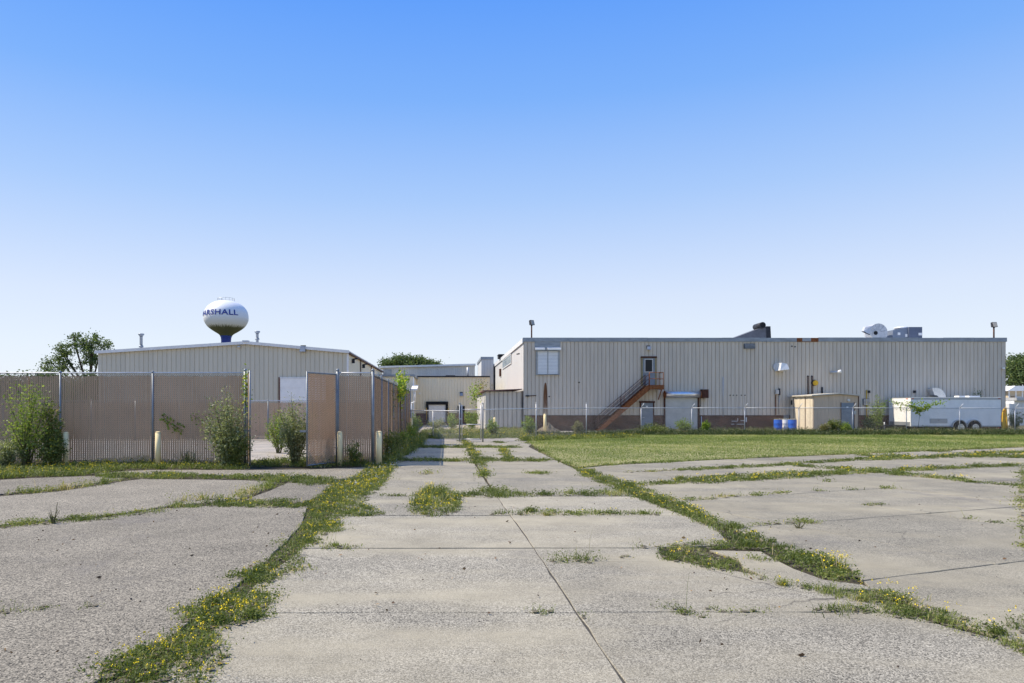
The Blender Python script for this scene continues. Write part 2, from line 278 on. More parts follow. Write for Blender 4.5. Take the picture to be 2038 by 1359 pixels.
# ------------------------------------------------------------------ mesh helpers
class MB:
    def __init__(s): s.v = []; s.f = []; s.sm = []
    def face(s, idx, smooth=False): s.f.append(tuple(idx)); s.sm.append(smooth)
    def box(s, x0, x1, y0, y1, z0, z1):
        b = len(s.v); s.v += [(x0,y0,z0),(x1,y0,z0),(x1,y1,z0),(x0,y1,z0),(x0,y0,z1),(x1,y0,z1),(x1,y1,z1),(x0,y1,z1)]
        for q in ((0,3,2,1),(4,5,6,7),(0,1,5,4),(1,2,6,5),(2,3,7,6),(3,0,4,7)): s.face([b+i for i in q])
        return s
    def hexa(s, pts):       # 4 bottom, 4 top
        b = len(s.v); s.v += [tuple(p) for p in pts]
        for q in ((0,3,2,1),(4,5,6,7),(0,1,5,4),(1,2,6,5),(2,3,7,6),(3,0,4,7)): s.face([b+i for i in q])
        return s
    def prism_xz(s, poly, y0, y1):      # polygon in XZ (counter-clockwise seen from -Y), extruded in Y
        b = len(s.v); n = len(poly); s.v += [(x, y0, z) for x, z in poly]+[(x, y1, z) for x, z in poly]
        s.face([b+i for i in range(n)]); s.face([b+n+i for i in reversed(range(n))])
        for i in range(n): j = (i+1) % n; s.face([b+i, b+n+i, b+n+j, b+j])
        return s
    def prism_xy(s, poly, z0, z1):
        b = len(s.v); n = len(poly); s.v += [(x, y, z0) for x, y in poly]+[(x, y, z1) for x, y in poly]
        s.face([b+i for i in reversed(range(n))]); s.face([b+n+i for i in range(n)])
        for i in range(n): j = (i+1) % n; s.face([b+i, b+j, b+n+j, b+n+i])
        return s
    def tube(s, p0, p1, r, n=8, r1=None, caps=True):
        p0 = Vector(p0); p1 = Vector(p1); d = (p1-p0)
        if d.length < 1e-6: return s
        d.normalize(); a = d.orthogonal().normalized(); c = d.cross(a); r1 = r if r1 is None else r1; b = len(s.v)
        for p, rr in ((p0, r), (p1, r1)):
            for i in range(n):
                t = 2*PI*i/n; s.v.append(tuple(p+a*(rr*math.cos(t))+c*(rr*math.sin(t))))
        for i in range(n): j = (i+1) % n; s.face([b+i, b+j, b+n+j, b+n+i], n > 5)
        if caps: s.face([b+i for i in reversed(range(n))]); s.face([b+n+i for i in range(n)])
        return s
    def path(s, pts, r, n=6, r1=None):
        r1 = r if r1 is None else r1; m = len(pts)-1
        for i in range(m): s.tube(pts[i], pts[i+1], r+(r1-r)*i/m, n, r+(r1-r)*(i+1)/m, caps=(i in (0, m-1)))
        return s
    def bar(s, p0, p1, w, h, up=(0, 0, 1)):      # rectangular bar
        p0 = Vector(p0); p1 = Vector(p1); d = (p1-p0).normalized(); side = d.cross(Vector(up)).normalized(); u = side.cross(d).normalized()
        q = []
        for p in (p0, p1):
            q += [p-side*w/2-u*h/2, p+side*w/2-u*h/2, p+side*w/2+u*h/2, p-side*w/2+u*h/2]
        b = len(s.v); s.v += [tuple(p) for p in q]
        for k in ((0,1,2,3),(7,6,5,4),(0,4,5,1),(1,5,6,2),(2,6,7,3),(3,7,4,0)): s.face([b+i for i in k])
        return s
    def lathe(s, prof, cx, cy, n=32):     # prof: (radius, z) from bottom to top
        b = len(s.v)
        for r, z in prof:
            for i in range(n): t = 2*PI*i/n; s.v.append((cx+r*math.cos(t), cy+r*math.sin(t), z))
        for k in range(len(prof)-1):
            for i in range(n): j = (i+1) % n; s.face([b+k*n+i, b+k*n+j, b+(k+1)*n+j, b+(k+1)*n+i], True)
        s.face([b+i for i in reversed(range(n))]); s.face([b+(len(prof)-1)*n+i for i in range(n)])
        return s
    def mesh(s, name):
        me = bpy.data.meshes.new(name); me.from_pydata(s.v, [], s.f); me.polygons.foreach_set('use_smooth', s.sm); me.update(); return me
    def build(s, name, m, parent=None):
        return link(name, s.mesh(name), m, parent)
def link(name, me, m, parent=None):
    if m is not None and not me.materials: me.materials.append(m)
    o = bpy.data.objects.new(name, me); COL.objects.link(o)
    if parent is not None: adopt(o, parent)
    return o
def wloc(o):
    v = Vector((0,0,0))
    while o is not None and o.type == 'EMPTY': v += o.location; o = o.parent
    return v
def adopt(o, parent):
    o.parent = parent
    if parent.type == 'EMPTY': o.matrix_parent_inverse = Matrix.Translation(-parent.location)
def tag(o, label, cat, group=None, kind=None):
    o['label'] = label
    if cat: o['category'] = cat
    if group: o['group'] = group
    if kind: o['kind'] = kind
    return o
def thing(name, loc, label, cat, group=None):
    o = bpy.data.objects.new(name, None); COL.objects.link(o); o.location = loc; o.empty_display_size = .3
    return tag(o, label, cat, group)
def np_mesh(name, V, T, tone=None, mats=(), mi=None):
    me = bpy.data.meshes.new(name); nv, nf = len(V), len(T)
    me.vertices.add(nv); me.vertices.foreach_set('co', np.ascontiguousarray(V, dtype=np.float32).ravel())
    me.loops.add(nf*3); me.loops.foreach_set('vertex_index', np.ascontiguousarray(T, dtype=np.int32).ravel())
    me.polygons.add(nf); me.polygons.foreach_set('loop_start', np.arange(0, nf*3, 3, dtype=np.int32)); me.polygons.foreach_set('loop_total', np.full(nf, 3, dtype=np.int32))
    for m in mats: me.materials.append(m)
    if mi is not None: me.polygons.foreach_set('material_index', np.asarray(mi, dtype=np.int32))
    if tone is not None:
        a = me.attributes.new('tone', 'FLOAT', 'POINT'); a.data.foreach_set('value', np.asarray(tone, dtype=np.float32))
    me.update(calc_edges=True); return me
class Leaves:
    def __init__(s): s.V = []; s.T = []; s.tone = []; s.mi = []; s.n = 0
    def add(s, V, T, tone, mi):
        s.V.append(V.reshape(-1, 3)); s.T.append(T.reshape(-1, 3)+s.n); s.tone.append(tone.ravel()); s.mi.append(np.full(T.size//3, mi)); s.n += V.size//3
    def blades(s, P, h, wd, lean, tone, mi=0):
        n = len(P)
        if n == 0: return
        a = RNG.uniform(0, 2*PI, n); b = RNG.uniform(0, 2*PI, n)
        side = np.stack([np.cos(a), np.sin(a), np.zeros(n)], 1)*wd[:, None]/2
        ld = np.stack([np.cos(b), np.sin(b), np.zeros(n)], 1)*(lean*h)[:, None]
        up = np.array([0, 0, 1.])*h[:, None]
        mid = P+up*.58+ld*.35; tip = P+up*np.clip(1-lean*.35, .3, 1)[:, None]+ld
        V = np.stack([P-side, P+side, mid-side*.8, mid+side*.8, tip], 1)
        i = np.arange(n)[:, None]*5
        T = np.stack([i+np.array([[0,1,3]]), i+np.array([[0,3,2]]), i+np.array([[2,3,4]])], 1)
        s.add(V, T, np.repeat(tone, 5), mi)
    def leaves(s, C, length, wd, tone, mi=0, flat=.5, dirs=None):
        n = len(C)
        if n == 0: return
        d = RNG.normal(size=(n, 3)); d[:, 2] *= flat
        if dirs is not None: d = d*.7+dirs
        d /= np.linalg.norm(d, axis=1)[:, None]+1e-9
        q = RNG.normal(size=(n, 3)); q[:, 2] *= flat; sd = np.cross(d, q); sd = np.cross(d, np.cross(sd, d)) if False else sd
        sd /= np.linalg.norm(sd, axis=1)[:, None]+1e-9
        nr = np.cross(d, sd)
        a = C; tip = C+d*length[:, None]; m = C+d*(length*.45)[:, None]
        s1 = m+sd*(wd/2)[:, None]+nr*(wd*.18)[:, None]; s2 = m-sd*(wd/2)[:, None]+nr*(wd*.18)[:, None]
        V = np.stack([a, s1, tip, s2], 1); i = np.arange(n)[:, None]*4
        T = np.stack([i+np.array([[0,1,2]]), i+np.array([[0,2,3]])], 1)
        s.add(V, T, np.repeat(tone, 4), mi)
    def build(s, name, mats, parent=None):
        me = np_mesh(name, np.concatenate(s.V), np.concatenate(s.T), np.concatenate(s.tone), mats, np.concatenate(s.mi))
        return link(name, me, None, parent)
def in_poly(P, poly):
    x, y = P[:, 0], P[:, 1]; r = np.zeros(len(P), bool); n = len(poly); j = n-1
    for i in range(n):
        xi, yi = poly[i]; xj, yj = poly[j]
        c = ((yi > y) != (yj > y)); t = (xj-xi)*(y-yi)/((yj-yi) if yj != yi else 1e-9)+xi
        r ^= c & (x < t); j = i
    return r
def area(p): return abs(sum(p[i][0]*p[(i+1) % len(p)][1]-p[(i+1) % len(p)][0]*p[i][1] for i in range(len(p))))/2
def sample_poly(poly, n):
    a = np.array(poly); lo, hi = a.min(0), a.max(0); out = np.zeros((0, 2)); k = 0
    while len(out) < n and k < 40:
        P = RNG.uniform(lo, hi, (max(200, 3*n), 2)); out = np.concatenate([out, P[in_poly(P, poly)]]); k += 1
    return out[:n]

# ------------------------------------------------------------------ ground
gme = MB(); gme.v = [(-900,-60,-.06),(900,-60,-.06),(900,1600,-.06),(-900,1600,-.06)]; gme.face((0,1,2,3))
gmat = mat('rough_ground', (.105,.105,.05), .95, 0, .1, .35, .8, .5, 20, col2=(.16,.14,.075))
tag(gme.build('ground', gmat), 'flat weedy earth under the paving and out to the horizon', 'ground', None, 'structure')

def smooth_edges(poly, step=.35, amp=.015):      # breaks the straight edges of a worn slab
    out = []
    for i in range(len(poly)):
        a = Vector(poly[i]); b = Vector(poly[(i+1) % len(poly)]); k = max(1, min(14, int((b-a).length/step)))
        for t in range(k):
            p = a.lerp(b, t/k); q = amp if t else amp*.5
            out.append((p.x+random.uniform(-q, q), p.y+random.uniform(-q, q)))
    return out
def slab(poly, m, parent, z=None, amp=.012):
    z = random.uniform(-.006, .004) if z is None else z
    if sum(poly[i][0]*poly[(i+1) % len(poly)][1]-poly[(i+1) % len(poly)][0]*poly[i][1] for i in range(len(poly))) < 0: poly = poly[::-1]
    p = smooth_edges(poly, amp=amp); n = len(p); c = (sum(q[0] for q in p)/n, sum(q[1] for q in p)/n)
    mb = MB()
    ins = []
    for i in range(n):
        a = Vector(p[i-1]); b = Vector(p[i]); d = Vector(p[(i+1) % n]); t = (d-a); t = t.normalized() if t.length > 1e-6 else Vector((1, 0)); nn = Vector((-t.y, t.x)); ins.append((b.x+nn.x*.006, b.y+nn.y*.006))
    mb.v = [(x, y, -.12) for x, y in p]+[(x, y, z-.006) for x, y in p]+[(x, y, z) for x, y in ins]
    for i in range(n):
        j = (i+1) % n; mb.face((i, j, n+j, n+i)); mb.face((n+i, n+j, 2*n+j, 2*n+i))
    mb.face(range(2*n, 3*n))
    return mb.build('slab', m, parent)
def clip(poly, a, nrm, off):
    out = []; n = len(poly); f = [(p[0]-a[0])*nrm[0]+(p[1]-a[1])*nrm[1]-off for p in poly]
    for i in range(n):
        j = (i+1) % n
        if f[i] >= 0: out.append(poly[i])
        if (f[i] >= 0) != (f[j] >= 0):
            t = f[i]/(f[i]-f[j]); out.append((poly[i][0]+(poly[j][0]-poly[i][0])*t, poly[i][1]+(poly[j][1]-poly[i][1])*t))
    return out
def split(polys, A, B, gap):
    d = Vector((B[0]-A[0], B[1]-A[1])).normalized(); nr = (-d.y, d.x); out = []
    for p in polys:
        for sgn in (1, -1):
            q = clip(p, A, (nr[0]*sgn, nr[1]*sgn), gap/2)
            if len(q) > 2 and area(q) > .12: out.append(q)
    return out
GP = lambda pts: [G(*p) for p in pts]
def pave(name, label):
    o = bpy.data.objects.new(name, None); COL.objects.link(o); o['kind'] = 'structure'; o['label'] = label; o['category'] = 'pavement'; return o

bed = MB(); bed.v = [(-40,2,-.024),(48,2,-.024),(48,56,-.024),(-40,56,-.024)]; bed.face((0,1,2,3))
tag(bed.build('joint_soil', mat('joint_soil', (.065,.055,.036), .95, 0, .1, .4, 9., .5, 50)), 'dark soil showing in the paving joints', 'soil', None, 'structure')
# the drive between the fences
lane = pave('lane_pavement', 'worn concrete slab drive running from the camera to the chain link gate')
LE = [(1359,290),(1300,370),(1250,430),(1200,475),(1150,520),(1100,590),(1050,640),(1020,662),(985,690),(950,735),(918,770),(889,797),(877,808)]
RE = [(1359,2215),(1290,2050),(1240,1860),(1180,1700),(1138,1475),(1112,1322),(1088,1310),(1084,1455),(1050,1424),(1022,1352),(985,1258),(965,1218),(945,1170),(916,1106),(889,1052),(877,1036)]
def edge(tab, y):
    for (ya, xa), (yb, xb) in zip(tab[:-1], tab[1:]):
        if yb <= y <= ya: return xa+(xb-xa)*(ya-y)/(ya-yb+1e-9)
    (ya, xa), (yb, xb) = tab[0], tab[1]
    return xa+(xb-xa)*(ya-y)/(ya-yb)
CJ = [(1420,1288),(1359,1246),(1218,1147),(1118,1083),(1028,1018),(987,988),(916,942),(889,928),(877,921)]
rows = [1420,1218,1090,1026,987,916,889.5,877]
def edge_pts(tab, ylo, yhi): return [(x, y) for y, x in tab if yhi < y < ylo]
for r0, r1 in zip(rows[:-1], rows[1:]):
    gy = .028 if r0 > 1030 else .05
    for side in (0, 1):
        ca, cb = edge(CJ, r0), edge(CJ, r1)
        if side == 0: pts = [(edge(LE, r0), r0)]+edge_pts(LE, r0, r1)+[(edge(LE, r1), r1), (cb, r1), (ca, r0)]
        else: pts = [(ca, r0), (cb, r1), (edge(RE, r1-.01), r1)]+edge_pts(RE, r0, r1)[::-1]+[(edge(RE, r0+.01), r0)]
        poly = [G(*p) for p in pts]
        y0, y1 = gd(r0)+gy/2, gd(r1)-gy/2
        poly = clip(clip(poly, (0, y0), (0, 1), 0), (0, y1), (0, -1), 0)
        A, B = G(ca, r0), G(cb, r1); d = Vector((B[0]-A[0], B[1]-A[1])).normalized(); s = 1 if side == 0 else -1
        poly = clip(poly, A, (-d.y*s, d.x*s), .005 if r0 > 1000 else .03)
        pieces = [poly]
        if r0 == 1218 and side: pieces = split([poly], G(1083,1118), G(1500,1116), .012)
        for pc in pieces: slab(pc, M_LANE, lane)
fl = MB()
for (y0_, x0_), (y1_, x1_) in zip(CJ[:5], CJ[1:6]):
    a_, b_ = G(x0_, y0_), G(x1_, y1_); fl.hexa([(a_[0]-.02,a_[1],-.04),(a_[0]+.015,a_[1],-.04),(b_[0]+.015,b_[1],-.04),(b_[0]-.02,b_[1],-.04),(a_[0]-.02,a_[1],-.008),(a_[0]+.02,a_[1],-.008),(b_[0]+.02,b_[1],-.008),(b_[0]-.02,b_[1],-.008)])
fl.build('joint_filler', mat('joint_tar', (.075,.068,.055), .9, 0, .15, .3, 20.), lane)
slab(GP([(1412,1095),(1514,1098),(1580,1132),(1640,1154),(1716,1164),(1737,1172),(1671,1173),(1592,1160),(1522,1147),(1478,1128),(1470,1112)]), M_LANE, lane)
# left lot of exposed aggregate
lot = pave('aggregate_pavement', 'speckled aggregate paving with grassy joints at the left of the drive')
slab(GP([(-500,1115),(0,1050),(106,1038),(218,1029),(303,1014),(416,1006),(612,1008),(597,1049),(560,1086),(520,1125),(470,1165),(400,1215),(350,1260),(290,1300),(170,1370),(60,1450),(-700,1450)]), M_LOT, lot, 0, .02)
slab(GP([(-400,1085),(0,1044),(106,1033),(247,1020),(352,1004),(441,997),(481,991),(530,971),(552,957),(423,954),(282,953),(247,957),(120,977),(0,987),(-400,1022)]), M_LOT, lot, -.004, .02)
slab(GP([(-400,1015),(0,983),(120,972),(247,952),(195,947),(70,951),(0,955),(-400,975)]), M_LOT, lot, .003, .02)
slab(GP([(489,994),(540,975),(578,958),(660,964),(682,958),(640,983),(608,1000)]), M_LOT, lot, 0, .02)
slab(GP([(190,943),(247,937),(310,935),(493,935),(620,934),(752,929),(714,944),(686,954),(600,949),(500,947),(350,942),(280,944)]), M_LOT, lot, 0, .02)
slab(GP([(82,934),(127,933),(140,938),(110,945),(78,944)]), M_LOT, lot, -.002, .02)
# right lot
rlot = pave('side_lot_pavement', 'pale concrete paving with diagonal joints at the right of the drive')
reg = GP([(1152,932),(1210,926),(1400,916),(1640,906),(2038,890),(2400,877),(2900,930),(2800,1500),(2120,1310),(2038,1283),(1925,1245),(1800,1195),(1737,1176),(1720,1158),(1690,1130),(1573,1096),(1444,1046),(1377,1016),(1299,983),(1224,962)])
pcs = [reg]
for a, b, g in (((1716,1156),(2035,1116),.026), ((1494,1048),(1984,1011),.026), ((1358,997),(1906,962),.026), ((1318,960),(1937,930),.06), ((1350,935),(1900,907),.05),
                ((1424,1017),(1968,1120),.022), ((1604,987),(2023,1048),.022), ((1632,954),(1996,997),.022), ((1768,942),(2035,968),.05), ((1580,926),(1738,938),.04), ((1702,905),(1804,909),.04)):
    pcs = split(pcs, G(*a), G(*b), g)
for p in pcs: slab(p, M_RLOT, rlot)
# yard beyond the chain link fence and floor of the fenced compound
yard = pave('yard_pavement', 'pale sunlit concrete yard in front of the metal buildings')
yp = [[(-2.3,37.5),(7.5,37.6),(7.5,47.5),(44,50.2),(48,54.3),(6.0,54.3),(6.0,72),(-2.3,72)]]
for k in range(1, 12): yp = split(yp, (k*4.2-.2, 0), (k*4.2-.2, 10), .04)
for yy in (41.5, 46, 51.0, 56, 62): yp = split(yp, (0, yy), (10, yy), .06)
for p in yp: slab(p, M_YARD, yard)
comp = pave('compound_pavement', 'pale concrete floor inside the tall slatted fence')
cp = [[(-30,24.3),(-2.7,24.3),(-2.7,45.6),(-30,45.6)]]
for xx in (-24,-19,-14.2,-9.8,-5.6): cp = split(cp, (xx,0), (xx,1), .03)
for yy in (28.5,33.5,38.2): cp = split(cp, (0,yy), (1,yy), .04)
for p in cp: slab(p, M_YARD, comp)

# lawn
lawn_px = [(1046,876),(1083,872),(1167,868),(1300,866),(2038,865),(2900,865),(2900,868),(2400,876),(2038,889),(1640,905),(1400,915),(1210,925),(1150,930),(1100,912)]
lp = GP(lawn_px); mb = MB(); mb.prism_xy(lp[::-1], -.05, .006)
lm = mat('lawn_turf', (.20,.215,.075), .95, 0, .1, .25, .55, .6, 30, col2=(.36,.32,.16))
lawn = tag(mb.build('lawn', lm), 'mown green lawn between the paving and the chain link fence', 'lawn', None, 'structure')

# ------------------------------------------------------------------ corrugated walls
def panel_mesh(wd, z0, ztop, pitch=.305, depth=.06, groove=.085, thick=.02):
    n = max(1, round(wd/pitch)); p = wd/n; xs = []
    for i in range(n):
        a = i*p; xs += [(a, 0), (a+p-groove, 0), (a+p-groove*.72, depth), (a+p-groove*.28, depth)]
    xs.append((wd, 0)); mb = MB()
    for x, y in xs:
        zt = ztop(x) if callable(ztop) else ztop
        mb.v += [(x, y, z0), (x, y, zt)]
    for i in range(len(xs)-1): mb.face((2*i, 2*i+2, 2*i+3, 2*i+1))
    return mb.mesh('panel')
def clad(parent, m, org, rot, length, z0, ztop, pw=.915, pitch=.305, depth=.035, groove=.06, cut=()):
    """row of sheet panels; org = left end seen from outside; rot about Z; cut = [(a,b,z)] raise panel foot over openings"""
    n = max(1, round(length/pw)); wd = length/n; cache = {}; c, s = math.cos(rot), math.sin(rot)
    for i in range(n):
        zt = (lambda x, i=i: ztop(i*wd+x)) if callable(ztop) else ztop
        me = panel_mesh(wd, z0, zt, pitch, depth, groove) if callable(ztop) else cache.setdefault(0, None) or panel_mesh(wd, z0, zt, pitch, depth, groove)
        if not callable(ztop): cache[0] = me
        o = link('panel', me, m, None); o.location = (org[0]+c*i*wd, org[1]+s*i*wd, 0); o.rotation_euler.z = rot
        adopt(o, parent)
BX = lambda *a: MB().box(*a)

# ------------------------------------------------------------------ big warehouse on the right
S = DW/F
wx0, wx1, wtop, wfoot = X(1042,DW), X(2002,DW), Z(672,DW), Z(827,DW)
wh = thing('metal_warehouse', (wx0, DW, 0), 'long flat roofed beige metal warehouse with brick base and rusty outside stair', 'building')
WB = 108.0
BX(wx0+.05, wx1-.05, DW+.08, WB, -.05, wtop-.35).build('wall', M_SIDE, wh)
clad(wh, M_BEIGE, (wx0+.02, DW), 0, wx1-wx0-.04, wfoot, wtop-.28, depth=.055, groove=.055)
clad(wh, M_SIDE, (wx0, WB), -PI/2, WB-DW-.05, .1, wtop-.42, 1.83, .61, .03, .05)
BX(wx0+.12, wx1-.05, DW-.02, DW+.04, -.05, wfoot-.02).build('brick_base', M_BRICK, wh)
BX(wx0+.02, wx1, DW-.045, DW+.03, wfoot-.03, wfoot+.03).build('drip_flashing', M_DRUST, wh)
fx = wx0-.06                                    # fascia in lengths, seams slightly out of line
for i, (a, b) in enumerate(zip((1040.5,1140,1289,1437,1524,1585,1628,1750,1827,1877,1938), (1140,1289,1437,1524,1585,1628,1750,1827,1877,1938,2003))):
    z = random.uniform(-.015, .015)
    BX(X(a,DW)+.006, X(b,DW)-.006, DW-.07, DW+.02, wtop-.31+z*.5, wtop+z).build('fascia', M_RUST if i == 5 else M_FASCIA, wh)
BX(X(1596,DW), X(1613,DW), DW-.085, DW-.073, wtop-.29, wtop-.02).build('flashing_patch', M_FASCIA, wh)
BX(wx0-.05, wx1+.02, DW+.03, WB, wtop-.36, wtop-.06).build('roof', M_ROOF, wh)
MB().box(wx0-.10, wx0-.055, DW-.06, WB, wtop-.42, wtop-.05).build('eave_trim', M_WTRIM, wh)
# louvred window
x0, x1, zt, zb = X(1068,DW), X(1112,DW), Z(698.5,DW), Z(745,DW)
lo_ = BX(x0-.06, x1+.06, DW-.05, DW-.012, zb-.04, zt+.04).build('louvre_window', M_FASCIA, wh)
BX(X(1064,DW), X(1115,DW), DW-.035, DW-.008, Z(697,DW), wtop-.31).build('flashing_panel', M_FASCIA, wh)
xm = (x0+x1)/2
for (a, b) in ((X(1064.5,DW), xm-.25), (xm-.05, X(1115.5,DW))):
    sg = 1 if a < xm-.2 else -1
    h = MB(); zz = Z(693,DW); h.hexa([(a,DW-.30,zz-.16),(b,DW-.30,zz-.16),(b,DW-.28,zz-.14),(a,DW-.28,zz-.14),(a,DW-.30,zz-.02),(b,DW-.30,zz-.02),(b,DW-.03,zz+.06),(a,DW-.03,zz+.06)]); h.build('awning', M_WHITE, wh)
MB().prism_xz([(xm-.30, Z(693,DW)-.02),(xm-.15, Z(697.5,DW)),(xm+.0, Z(693,DW)-.02)], DW-.2, DW-.06).build('awning_gap', M_FASCIA, wh)
for (a, b) in ((x0+.08, xm-.04), (xm+.04, x1-.08)):
    for k in range(16):
        zc = zb+.09+(zt-zb-.16)*k/15
        MB().hexa([(a,DW-.10,zc-.05),(b,DW-.10,zc-.05),(b,DW-.07,zc-.05),(a,DW-.07,zc-.05),(a,DW-.075,zc+.045),(b,DW-.075,zc+.045),(b,DW-.055,zc+.045),(a,DW-.055,zc+.045)]).build('slat', M_WHITE, lo_)
for xx in (x0, xm-.02, x1-.04):
    BX(xx, xx+.045, DW-.125, DW-.05, zb, zt).build('mullion', M_SHUT, lo_)
for zz in (zb-.03, zt-.02): BX(x0-.05, x1+.05, DW-.13, DW-.05, zz, zz+.05).build('window_frame', M_FASCIA, lo_)
# doors
def door(px0, px1, py0, py1, frame_m, glass, foot=None):
    a, b, t, f = X(px0,DW), X(px1,DW), Z(py0,DW), Z(py1,DW) if foot is None else foot
    d = BX(a, b, DW-.075, DW-.02, f, t).build('door', M_BLUED, wh)
    BX(a-.09, a, DW-.10, DW-.01, f, t+.08).build('door_frame', frame_m, d); BX(b, b+.09, DW-.10, DW-.01, f, t+.08).build('door_frame', frame_m, d)
    BX(a-.14, b+.14, DW-.13, DW-.01, t+.003, t+.13).build('lintel', M_DRUST, d)
    if glass:
        BX(a+.2, b-.22, DW-.09, DW-.08, t-1.05, t-.13).build('pane', M_GLASS, d)
        fr = MB()
        for (u, v, p, q) in ((a+.14,a+.2,t-1.11,t-.07),(b-.22,b-.16,t-1.11,t-.07)): fr.box(u, v, DW-.098, DW-.076, p, q)
        fr.box(a+.2, b-.22, DW-.098, DW-.076, t-1.11, t-1.05); fr.box(a+.2, b-.22, DW-.098, DW-.076, t-.13, t-.07); fr.build('glazing_bead', M_SHUT, d)
    MB().tube((a+.1, DW-.16, f+1.0), (a+.1, DW-.07, f+1.0), .03).tube((a+.1, DW-.15, f+1.0), (a+.24, DW-.15, f+1.0), .018).build('handle', M_GALV, d)
    return d
door(1278.5,1303,712.5,766.5, mat('mustard_frame', (.30,.25,.12), .6, 0, .3, .15, 5.), True); d2 = door(1275.5,1299,801.5,857, M_DRUST, False, .02)
BX(X(1285,DW), X(1289,DW), DW-.085, DW-.078, Z(810,DW), Z(807.5,DW)).build('notice', M_WHITE, d2)
# roller shutter
a, b, t = X(1323,DW), X(1388,DW), Z(791,DW)
rs = BX(a, b, DW-.06, DW-.02, .02, t).build('roller_door', M_SHUT, wh)
for k in range(31): BX(a+.04, b-.04, DW-.085, DW-.062, .04+k*.0815, .04+k*.0815+.066).build('slat', M_SHUT, rs)
for xx in (a-.09, b): BX(xx, xx+.09, DW-.16, DW-.01, 0, t+.45).build('guide_rail', M_DRUST, rs)
MB().tube((a-.08, DW-.30, Z(785,DW)), (b+.10, DW-.30, Z(785,DW)), .25, 20).build('roller_housing', M_ALU, rs)
for xx in (a-.13, b+.10): MB().tube((xx, DW-.30, Z(785,DW)), (xx+.05, DW-.30, Z(785,DW)), .29, 20).build('housing_bracket', M_RUST, rs)
BX(X(1390.5,DW)+.12, X(1406,DW), DW-.45, DW-.02, Z(792,DW), Z(775,DW)).build('motor_box', M_DRUST, wh)
MB().path([(X(1393,DW),DW-.1,Z(792,DW)),(X(1394,DW),DW-.08,2.1),(X(1391,DW),DW-.08,1.6),(X(1393,DW),DW-.08,1.0)], .018, 5).build('cable', M_DARK, wh)
# wall fittings
def lampfit(px, py, d=DW, parent=wh, k=1.):
    x, z = X(px,d), Z(py,d); o = BX(x-.13*k, x+.13*k, d-.10, d-.02, z-.02*k, z+.17*k).build('wall_lamp', M_DARK, parent)
    MB().hexa([(x-.14*k,d-.32*k,z-.16*k),(x+.14*k,d-.32*k,z-.16*k),(x+.14*k,d-.04,z-.16*k),(x-.14*k,d-.04,z-.16*k),(x-.11*k,d-.22*k,z+.10*k),(x+.11*k,d-.22*k,z+.10*k),(x+.11*k,d-.04,z+.10*k),(x-.11*k,d-.04,z+.10*k)]).build('lens', M_FASCIA, o)
lampfit(1290, 692)
o = BX(X(1480,DW), X(1502,DW), DW-.09, DW-.02, Z(694,DW), Z(684,DW)).build('wall_vent', M_DARK, wh)
for k in range(4): BX(X(1480.6,DW), X(1501.4,DW), DW-.13, DW-.092, Z(693.5,DW)+k*.09, Z(693.5,DW)+k*.09+.05).build('slat', M_FASCIA, o)
# square exhaust hood, tilted
x, z = X(1541,DW), Z(722,DW); xe, ze = X(1562,DW), Z(739,DW)
h = MB().hexa([(x+.1,DW-.75,ze+.05),(xe,DW-.75,ze+.12),(xe-.12,DW-.02,ze),(x,DW-.02,ze),(x+.28,DW-.60,z-.03),(xe-.12,DW-.60,z-.1),(xe-.25,DW-.02,z),(x,DW-.02,z)])
h.build('exhaust_hood', M_WTRIM, wh); MB().tube((x+.2,DW-.14,(z+ze)/2), (x+.2,DW-.01,(z+ze)/2), .33, 20).build('hood_collar', M_GALV, wh)
# meter boxes, pipes and small fittings
o = BX(X(1542,DW), X(1548,DW), DW-.2, DW-.02, Z(784,DW), Z(776,DW)).build('meter_box', M_SHUT, wh); BX(X(1549,DW), X(1551.5,DW), DW-.14, DW-.02, Z(786,DW), Z(773,DW)).build('switch_box', M_DARK, wh)
for px, ya, yb, m, r in ((1543.5,785,826,M_RUST,.03),(1550,786,824,M_GALV,.02),(1607.5,749,787,M_DRUST,.045),(1615.5,749,787,M_DRUST,.045),(1635.5,770,783,M_DARK,.06),(1438.5,750,829,M_GALV,.03),(1724,776,857,M_YELLOW,.035),(1395.5,828,857,M_GALV,.035)):
    MB().tube((X(px,DW),DW-.06,Z(yb,DW)), (X(px,DW),DW-.06,Z(ya,DW)), r, 8).build('pipe', m, wh)
for px in (1607.5, 1615.5): MB().tube((X(px,DW),DW-.06,Z(749,DW)), (X(px,DW)+.01,DW+.02,Z(749,DW)+.02), .06, 8).build('pipe_elbow', M_DARK, wh)
MB().tube((X(1621,DW),DW-.20,Z(762,DW)), (X(1621,DW),DW-.02,Z(762,DW)), .20, 18).build('alarm_bell', M_YELLOW, wh); MB().tube((X(1621,DW)-.05,DW-.12,Z(762,DW)), (X(1621,DW)-.05,DW-.01,Z(762,DW)), .23, 18).build('bell_backplate', M_DARK, wh)
o = MB().tube((X(1652,DW),DW-.06,Z(741.5,DW)), (X(1662,DW),DW-.45,Z(740.5,DW)), .09, 12).build('flood_lamp', M_GALV, wh); MB().tube((X(1661,DW),DW-.42,Z(740.5,DW)), (X(1666.5,DW),DW-.55,Z(739.5,DW)), .10, 12, .14).build('lens', M_WHITE, o)
for px in (1453,1459.5,1466,1475.5,1482.5): MB().tube((X(px,DW),DW-.03,Z(786.5,DW)), (X(px,DW),DW+.01,Z(786.5,DW)), .045, 10).build('wall_hole', M_BLACK, wh)
for px, py in ((1152.5,761),(1093,789),(1576,689),(1582,690)): MB().tube((X(px,DW),DW-.03,Z(py,DW)), (X(px,DW),DW+.01,Z(py,DW)), .055, 10).build('wall_hole', M_BLACK, wh)
